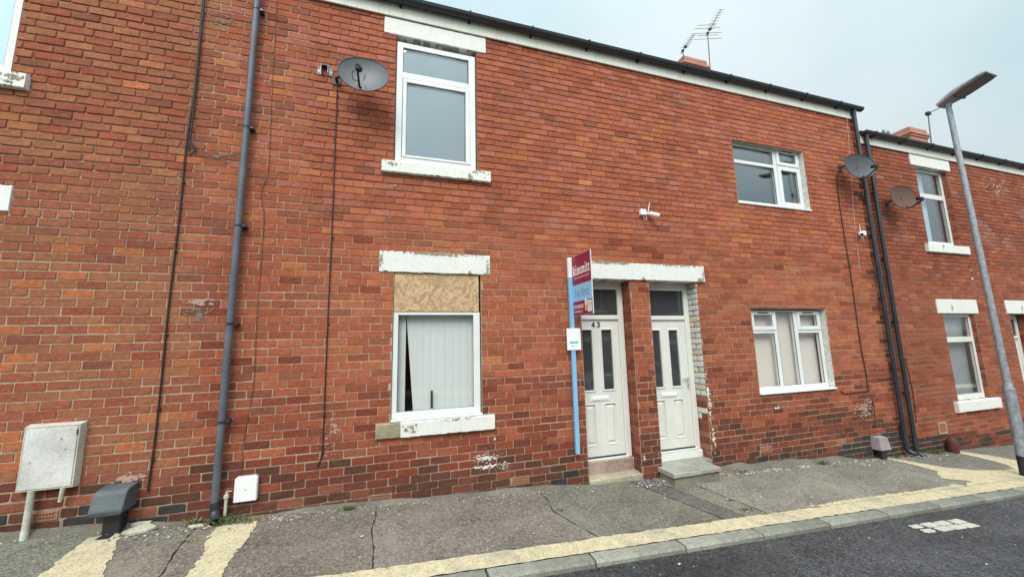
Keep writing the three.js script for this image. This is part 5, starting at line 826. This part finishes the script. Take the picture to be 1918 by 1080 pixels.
// ------------------------------------------------------------------ grit, stones and weeds at the foot of the wall
{
  const R = rng(2024), geo = [], cols = []; const ico = new THREE.IcosahedronGeometry(1, 0);
  const add = (x, z, r, c, fl = 0.6, yf = gy) => { const g = ico.clone(), p = g.attributes.position, s = Math.floor(R() * 1e6); for (let i = 0; i < p.count; i++) { const k = 0.7 + 0.5 * h3(Math.round(p.getX(i) * 50), Math.round(p.getY(i) * 50) + Math.round(p.getZ(i) * 37), s); p.setXYZ(i, p.getX(i) * k, p.getY(i) * k * fl, p.getZ(i) * k); } g.rotateY(R() * 6.28); g.scale(r, r, r); g.translate(x, yf(x, z) + r * fl * 0.35, z); g.deleteAttribute('normal'); g.deleteAttribute('uv'); g.computeVertexNormals(); geo.push(g); for (let i = 0; i < p.count; i++) cols.push(...c); };
  const pal = [[0.30, 0.27, 0.22], [0.22, 0.20, 0.17], [0.42, 0.39, 0.33], [0.16, 0.15, 0.13], [0.55, 0.52, 0.46], [0.30, 0.17, 0.12], [0.12, 0.11, 0.10]];
  const band = (x0, x1, zc, zs, n, r0, r1) => { for (let i = 0; i < n; i++) { const x = lerp(x0, x1, R()), q = R() * R(); if (x > 2.45 && x < 3.3 && R() < 0.6) continue; const z = 0.035 + zc + zs * q; add(x, z, lerp(r0, r1, Math.pow(R(), 3)), pal[Math.floor(R() * pal.length)]); } };
  band(-2.4, -0.9, 0.02, 0.36, 620, 0.003, 0.017); band(-0.9, 2.4, 0.0, 0.22, 760, 0.003, 0.013); band(2.4, 3.5, 0.08, 0.3, 160, 0.003, 0.011); band(4.3, 7.0, 0.0, 0.2, 520, 0.004, 0.02); band(7.0, 9.6, 0.02, 0.3, 360, 0.005, 0.02); band(-4.5, -2.4, 0, 0.2, 120, 0.003, 0.012);
  for (let i = 0; i < 900; i++) { const x = lerp(-0.6, 9, R()); if (fbm(x * 2.5, 3, 77, 2) < 0.42) continue; add(x, KZ1 + 0.004 + 0.05 * R() * R(), lerp(0.003, 0.011, R() * R()), [[0.06, 0.065, 0.035], [0.05, 0.05, 0.04], [0.11, 0.105, 0.08]][Math.floor(R() * 3)], 0.6, ry); }
  for (let i = 0; i < 500; i++) add(lerp(-4, 10, R()), lerp(0.15, 1.2, R()), lerp(0.002, 0.006, R() * R()), pal[Math.floor(R() * 5)]);
  for (let i = 0; i < 420; i++) add(lerp(-1, 9, R()), KZ1 + 0.02 + 1.6 * R() * R(), lerp(0.002, 0.007, R() * R()), pal[Math.floor(R() * 5)], 0.6, ry);
  const g = mergeGeometries(geo); g.setAttribute('color', new THREE.BufferAttribute(new Float32Array(cols), 3));
  const o = obj('gravel', g, mat([1, 1, 1], { vertexColors: true, roughness: 1 })); o.userData = { kind: 'stuff', label: 'loose grit and small stones along the foot of the wall', category: 'gravel' };
  // pale scraps: paint flakes, shards and litter
  const lit = [], Rl = rng(99); const scrap = (x, z, r, yf = gy) => { const k = 6, y = yf(x, z) + 0.006, p = [], c = []; for (let j = 0; j < k; j++) { const a = j / k * 6.283 + Rl() * 0.5, rr = r * (0.5 + 0.8 * Rl()); c.push([x + Math.cos(a) * rr * 1.6, y + (Rl() - 0.3) * r * 0.5, z + Math.sin(a) * rr]); } for (let j = 0; j < k; j++) p.push(x, y + r * 0.25, z, ...c[j], ...c[(j + 1) % k]); lit.push(raw(p)); };
  for (let i = 0; i < 46; i++) scrap(lerp(3.1, 3.65, Rl()), 0.06 + 0.22 * Rl(), lerp(0.004, 0.012, Rl())); for (let i = 0; i < 44; i++) scrap(lerp(4.5, 6.4, Rl()), 0.06 + 0.12 * Rl(), lerp(0.008, 0.026, Rl() * Rl())); for (let i = 0; i < 70; i++) scrap(lerp(-2.3, 2.4, Rl()), 0.06 + 0.3 * Rl() * Rl(), lerp(0.004, 0.014, Rl() * Rl())); for (let i = 0; i < 26; i++) scrap(lerp(-1, 8, Rl()), lerp(0.2, 1.2, Rl()), lerp(0.006, 0.014, Rl())); for (let i = 0; i < 16; i++) scrap(lerp(1.5, 7, Rl()), lerp(1.75, 3.2, Rl()), lerp(0.004, 0.010, Rl()), ry); scrap(5.0, 1.02, 0.024); scrap(9.55, 0.2, 0.02); scrap(9.9, 0.2, 0.015); scrap(2.4, 1.72, 0.016, ry);
  const l = obj('litter', lit, mat([0.66, 0.64, 0.58], { roughness: 0.9 })); l.userData = { kind: 'stuff', label: 'pale flakes and scraps of litter scattered on the pavement', category: 'litter' };
  // two broken pale slabs near the wall
  const slabPiece = (pts, y, th, label) => { const cx = pts.reduce((a, p) => a + p[0], 0) / pts.length, cz = pts.reduce((a, p) => a + p[1], 0) / pts.length, sh = new THREE.Shape(pts.map(p => new THREE.Vector2(p[0] - cx, -(p[1] - cz)))), g = new THREE.ExtrudeGeometry(sh, { depth: th, bevelEnabled: true, bevelThickness: 0.004, bevelSize: 0.004, bevelSegments: 1 }); g.rotateX(-Math.PI / 2); const o = obj('stone_fragment', [g], mat([0.52, 0.50, 0.38], { map: T.concrete, roughness: 0.95 })); o.position.set(cx, gy(cx, cz) + y, cz); o.rotation.set(0.10, 0, -0.06); tag(o, label, 'broken stone', 'broken pale stones by the wall'); };
  slabPiece([[-2.28, 0.17], [-2.22, 0.07], [-2.12, 0.06], [-2.06, 0.12], [-2.10, 0.17], [-2.2, 0.2]], 0.012, 0.02, 'larger flat pale stone fragment lying near the gas box');
  slabPiece([[-2.27, 0.06], [-2.24, 0.03], [-2.14, 0.03], [-2.14, 0.055]], 0.03, 0.02, 'smaller pale stone fragment leaning behind the larger one');
  slabPiece([[-1.80, 0.14], [-1.72, 0.12], [-1.68, 0.15], [-1.76, 0.17]], 0.006, 0.012, 'grey flat shard lying in front of the drainpipe foot');
  // weeds and moss
  const bl = [], Rw = rng(5); const tuft = (x, z, n, h, spread, m) => { for (let i = 0; i < n; i++) { const a = Rw() * 6.283, q = Rw() * spread, px = x + Math.cos(a) * q * 1.8, pz = z + Math.sin(a) * q * 0.7, hh = h * (0.3 + 0.9 * Rw()), lx = (Rw() - 0.5) * hh * 1.6, lz = (Rw() - 0.3) * hh * 1.1, w = 0.002 + 0.003 * Rw(), y = gy(px, pz); m.push(raw([px - w, y, pz, px + w, y, pz, px + lx * 0.5, y + hh * 0.75, pz + lz * 0.4, px + lx * 0.5, y + hh * 0.75, pz + lz * 0.4, px + w, y, pz, px + lx, y + hh * 0.8, pz + lz])); } };
  tuft(-1.50, 0.10, 150, 0.07, 0.12, bl); tuft(-1.75, 0.08, 70, 0.06, 0.06, bl); tuft(-0.42, 0.08, 60, 0.05, 0.05, bl); tuft(8.45, 0.07, 70, 0.05, 0.14, bl); tuft(9.5, 0.06, 90, 0.07, 0.14, bl); tuft(3.86, 1.1, 90, 0.02, 0.06, bl); tuft(3.9, 0.85, 40, 0.02, 0.05, bl); tuft(4.9, 0.08, 40, 0.05, 0.1, bl); tuft(6.6, 0.08, 60, 0.06, 0.1, bl); tuft(-1.70, 0.42, 60, 0.015, 0.05, bl); tuft(1.78, 0.62, 40, 0.018, 0.05, bl); tuft(-0.14, 0.7, 30, 0.012, 0.06, bl);
  const w = obj('weeds', bl, M.leaf); w.userData = { kind: 'stuff', label: 'low green weeds and moss in cracks by the wall', category: 'weeds' };
  const dr = []; tuft(-1.28, 0.12, 46, 0.05, 0.07, dr); tuft(-1.8, 0.07, 30, 0.07, 0.06, dr); tuft(5.3, 0.09, 40, 0.03, 0.2, dr); tuft(5.8, 0.08, 30, 0.03, 0.2, dr);
  const dw = obj('dry_weeds', dr, M.dry); dw.userData = { kind: 'stuff', label: 'dry yellow stalks at the foot of the wall', category: 'dry grass' };
}
// ------------------------------------------------------------------ the other side of the street, which the panes mirror
{
  const far = struct('opposite_pavement', sheet(-30, 45, 9.4, 11.5, 20, 2, (x, z) => SL * x - 0.07), M.yellow); void far;
  const q = 12.0, wallM = mat([0.30, 0.11, 0.08], { map: T.brick, roughness: 0.9 });
  const proto = thing('opposite_house', 'red brick terraced house across the street, seen only in reflections', 'house', [-6.9, -0.1, q], 'terraced houses across the street');
  const W = 5.1;
  obj('wall', [cbox(0, 0.9, -1.4, 6.0, 0, 0.3, 0.004), cbox(2.0, 3.1, -1.4, 6.0, 0, 0.3, 0.004), cbox(3.95, W, -1.4, 6.0, 0, 0.3, 0.004), cbox(0.9, 2.0, -1.4, 0.9, 0, 0.3, 0.004), cbox(0.9, 2.0, 2.5, 4.0, 0, 0.3, 0.004), cbox(0.9, 2.0, 5.6, 6.0, 0, 0.3, 0.004), cbox(3.1, 3.95, 2.5, 6.0, 0, 0.3, 0.004), cbox(3.1, 3.95, -1.4, 0.05, 0, 0.3, 0.004)], wallM, proto);
  obj('roof', [raw([0, 6.0, -0.15, W, 6.0, -0.15, W, 8.2, 3.6, 0, 6.0, -0.15, W, 8.2, 3.6, 0, 8.2, 3.6]), raw([0, 6.0, 7.2, W, 8.2, 3.6, W, 6.0, 7.2, 0, 6.0, 7.2, 0, 8.2, 3.6, W, 8.2, 3.6])], M.slate, proto);
  for (const [y0, y1] of [[0.9, 2.5], [4.0, 5.6]]) { const w = obj('window', ring(0.9, 2.0, y0, y1, 0.08, 0.1, 0.16), M.upvc, proto); obj('pane', quad([0.9, y0, 0.15], [2, y0, 0.15], [2, y1, 0.15], [0.9, y1, 0.15]), mat([0.05, 0.055, 0.06], { roughness: 0.1 }), w); obj('lintel', [cbox(0.75, 2.15, y1, y1 + 0.24, -0.03, 0.1)], M.paint, proto); obj('sill', [cbox(0.75, 2.15, y0 - 0.15, y0, -0.06, 0.1)], M.paint, proto); }
  obj('door', [cbox(3.12, 3.93, 0.05, 2.5, 0.12, 0.18)], M.upvcCream, proto); obj('gutter', [cbox(0, W, 5.9, 6.02, -0.18, -0.02, 0.02)], M.gutter, proto);
  for (let k = 1; k < 5; k++) { const c = proto.clone(); c.name = numbered('opposite_house'); c.position.set(-6.9 + 5.1 * k, -0.1 - 0.24 * k, q); scene.add(c); }
}

{ // a pale hatchback parked over the road, which the door panes mirror
  const x0 = 6.4, zc = 7.55, o = thing('parked_car', 'silver hatchback parked across the street, seen only in the door glass', 'car', [x0, ry(8.4, 7.5), zc]); o.rotation.z = Math.atan(SL);
  const paint = new THREE.MeshPhysicalMaterial({ color: new THREE.Color().setRGB(0.55, 0.57, 0.60), metalness: 0.5, roughness: 0.35, clearcoat: 1, clearcoatRoughness: 0.05 }), dark = mat([0.03, 0.035, 0.04], { roughness: 0.08 });
  const side = [[0.05, 0.42], [0.02, 0.75], [0.10, 0.95], [0.55, 1.02], [0.95, 1.05], [1.55, 1.42], [2.3, 1.49], [3.2, 1.45], [3.75, 1.12], [3.98, 0.98], [4.02, 0.6], [3.95, 0.36], [3.62, 0.30], [3.56, 0.55], [3.35, 0.66], [3.1, 0.66], [2.92, 0.52], [2.86, 0.28], [1.2, 0.28], [1.14, 0.52], [0.96, 0.66], [0.72, 0.66], [0.52, 0.53], [0.46, 0.3]];
  const sh = new THREE.Shape(side.map(p => new THREE.Vector2(...p)));
  const bg = new THREE.ExtrudeGeometry(sh, { depth: 1.5, bevelEnabled: true, bevelThickness: 0.09, bevelSize: 0.05, bevelOffset: -0.05, bevelSegments: 4 }); bg.translate(0, 0, -0.75); obj('body', [toCreasedNormals(bg, 0.6)], paint, o);
  for (const s of [-1, 1]) { const z = s * 0.847; for (const q of [[[1.12, 1.06], [1.62, 1.36], [2.2, 1.41], [2.2, 1.06]], [[2.28, 1.06], [2.28, 1.41], [3.05, 1.37], [3.45, 1.10]]]) obj('side_window', [new THREE.ShapeGeometry(new THREE.Shape(q.map(p => new THREE.Vector2(...p)))).translate(0, 0, z)], dark, o);
    for (const x of [0.84, 3.23]) { const w = obj('wheel', [rod([x, 0.31, s * 0.62], [x, 0.31, s * 0.83], 0.31, 0.31, 24)], M.black, o); obj('rim', [rod([x, 0.31, s * 0.80], [x, 0.31, s * 0.838], 0.2, 0.18, 10)], M.steel, w); }
    obj('headlight', [cbox(0.03, 0.3, 0.70, 0.84, s * 0.62 - 0.14, s * 0.62 + 0.14, 0.03)], M.white, o); obj('door_mirror', [cbox(1.15, 1.32, 1.0, 1.12, s * 0.92 - 0.08, s * 0.92 + 0.08, 0.03)], paint, o); }
  obj('windscreen', [quad([0.99, 1.075, -0.68], [0.99, 1.075, 0.68], [1.53, 1.415, 0.62], [1.53, 1.415, -0.62]).translate(-0.012, 0.012, 0)], dark, o); obj('rear_window', [quad([3.24, 1.43, -0.6], [3.24, 1.43, 0.6], [3.73, 1.14, 0.66], [3.73, 1.14, -0.66]).translate(0.012, 0.012, 0)], dark, o);
}
// ------------------------------------------------------------------ draw
const renderer = new THREE.WebGLRenderer({ antialias: true });
renderer.setSize(1024, 576);
renderer.toneMapping = THREE.LinearToneMapping;
renderer.toneMappingExposure = EXPOSURE;
renderer.shadowMap.enabled = true; renderer.shadowMap.type = THREE.PCFSoftShadowMap;
renderer.render(scene, camera);
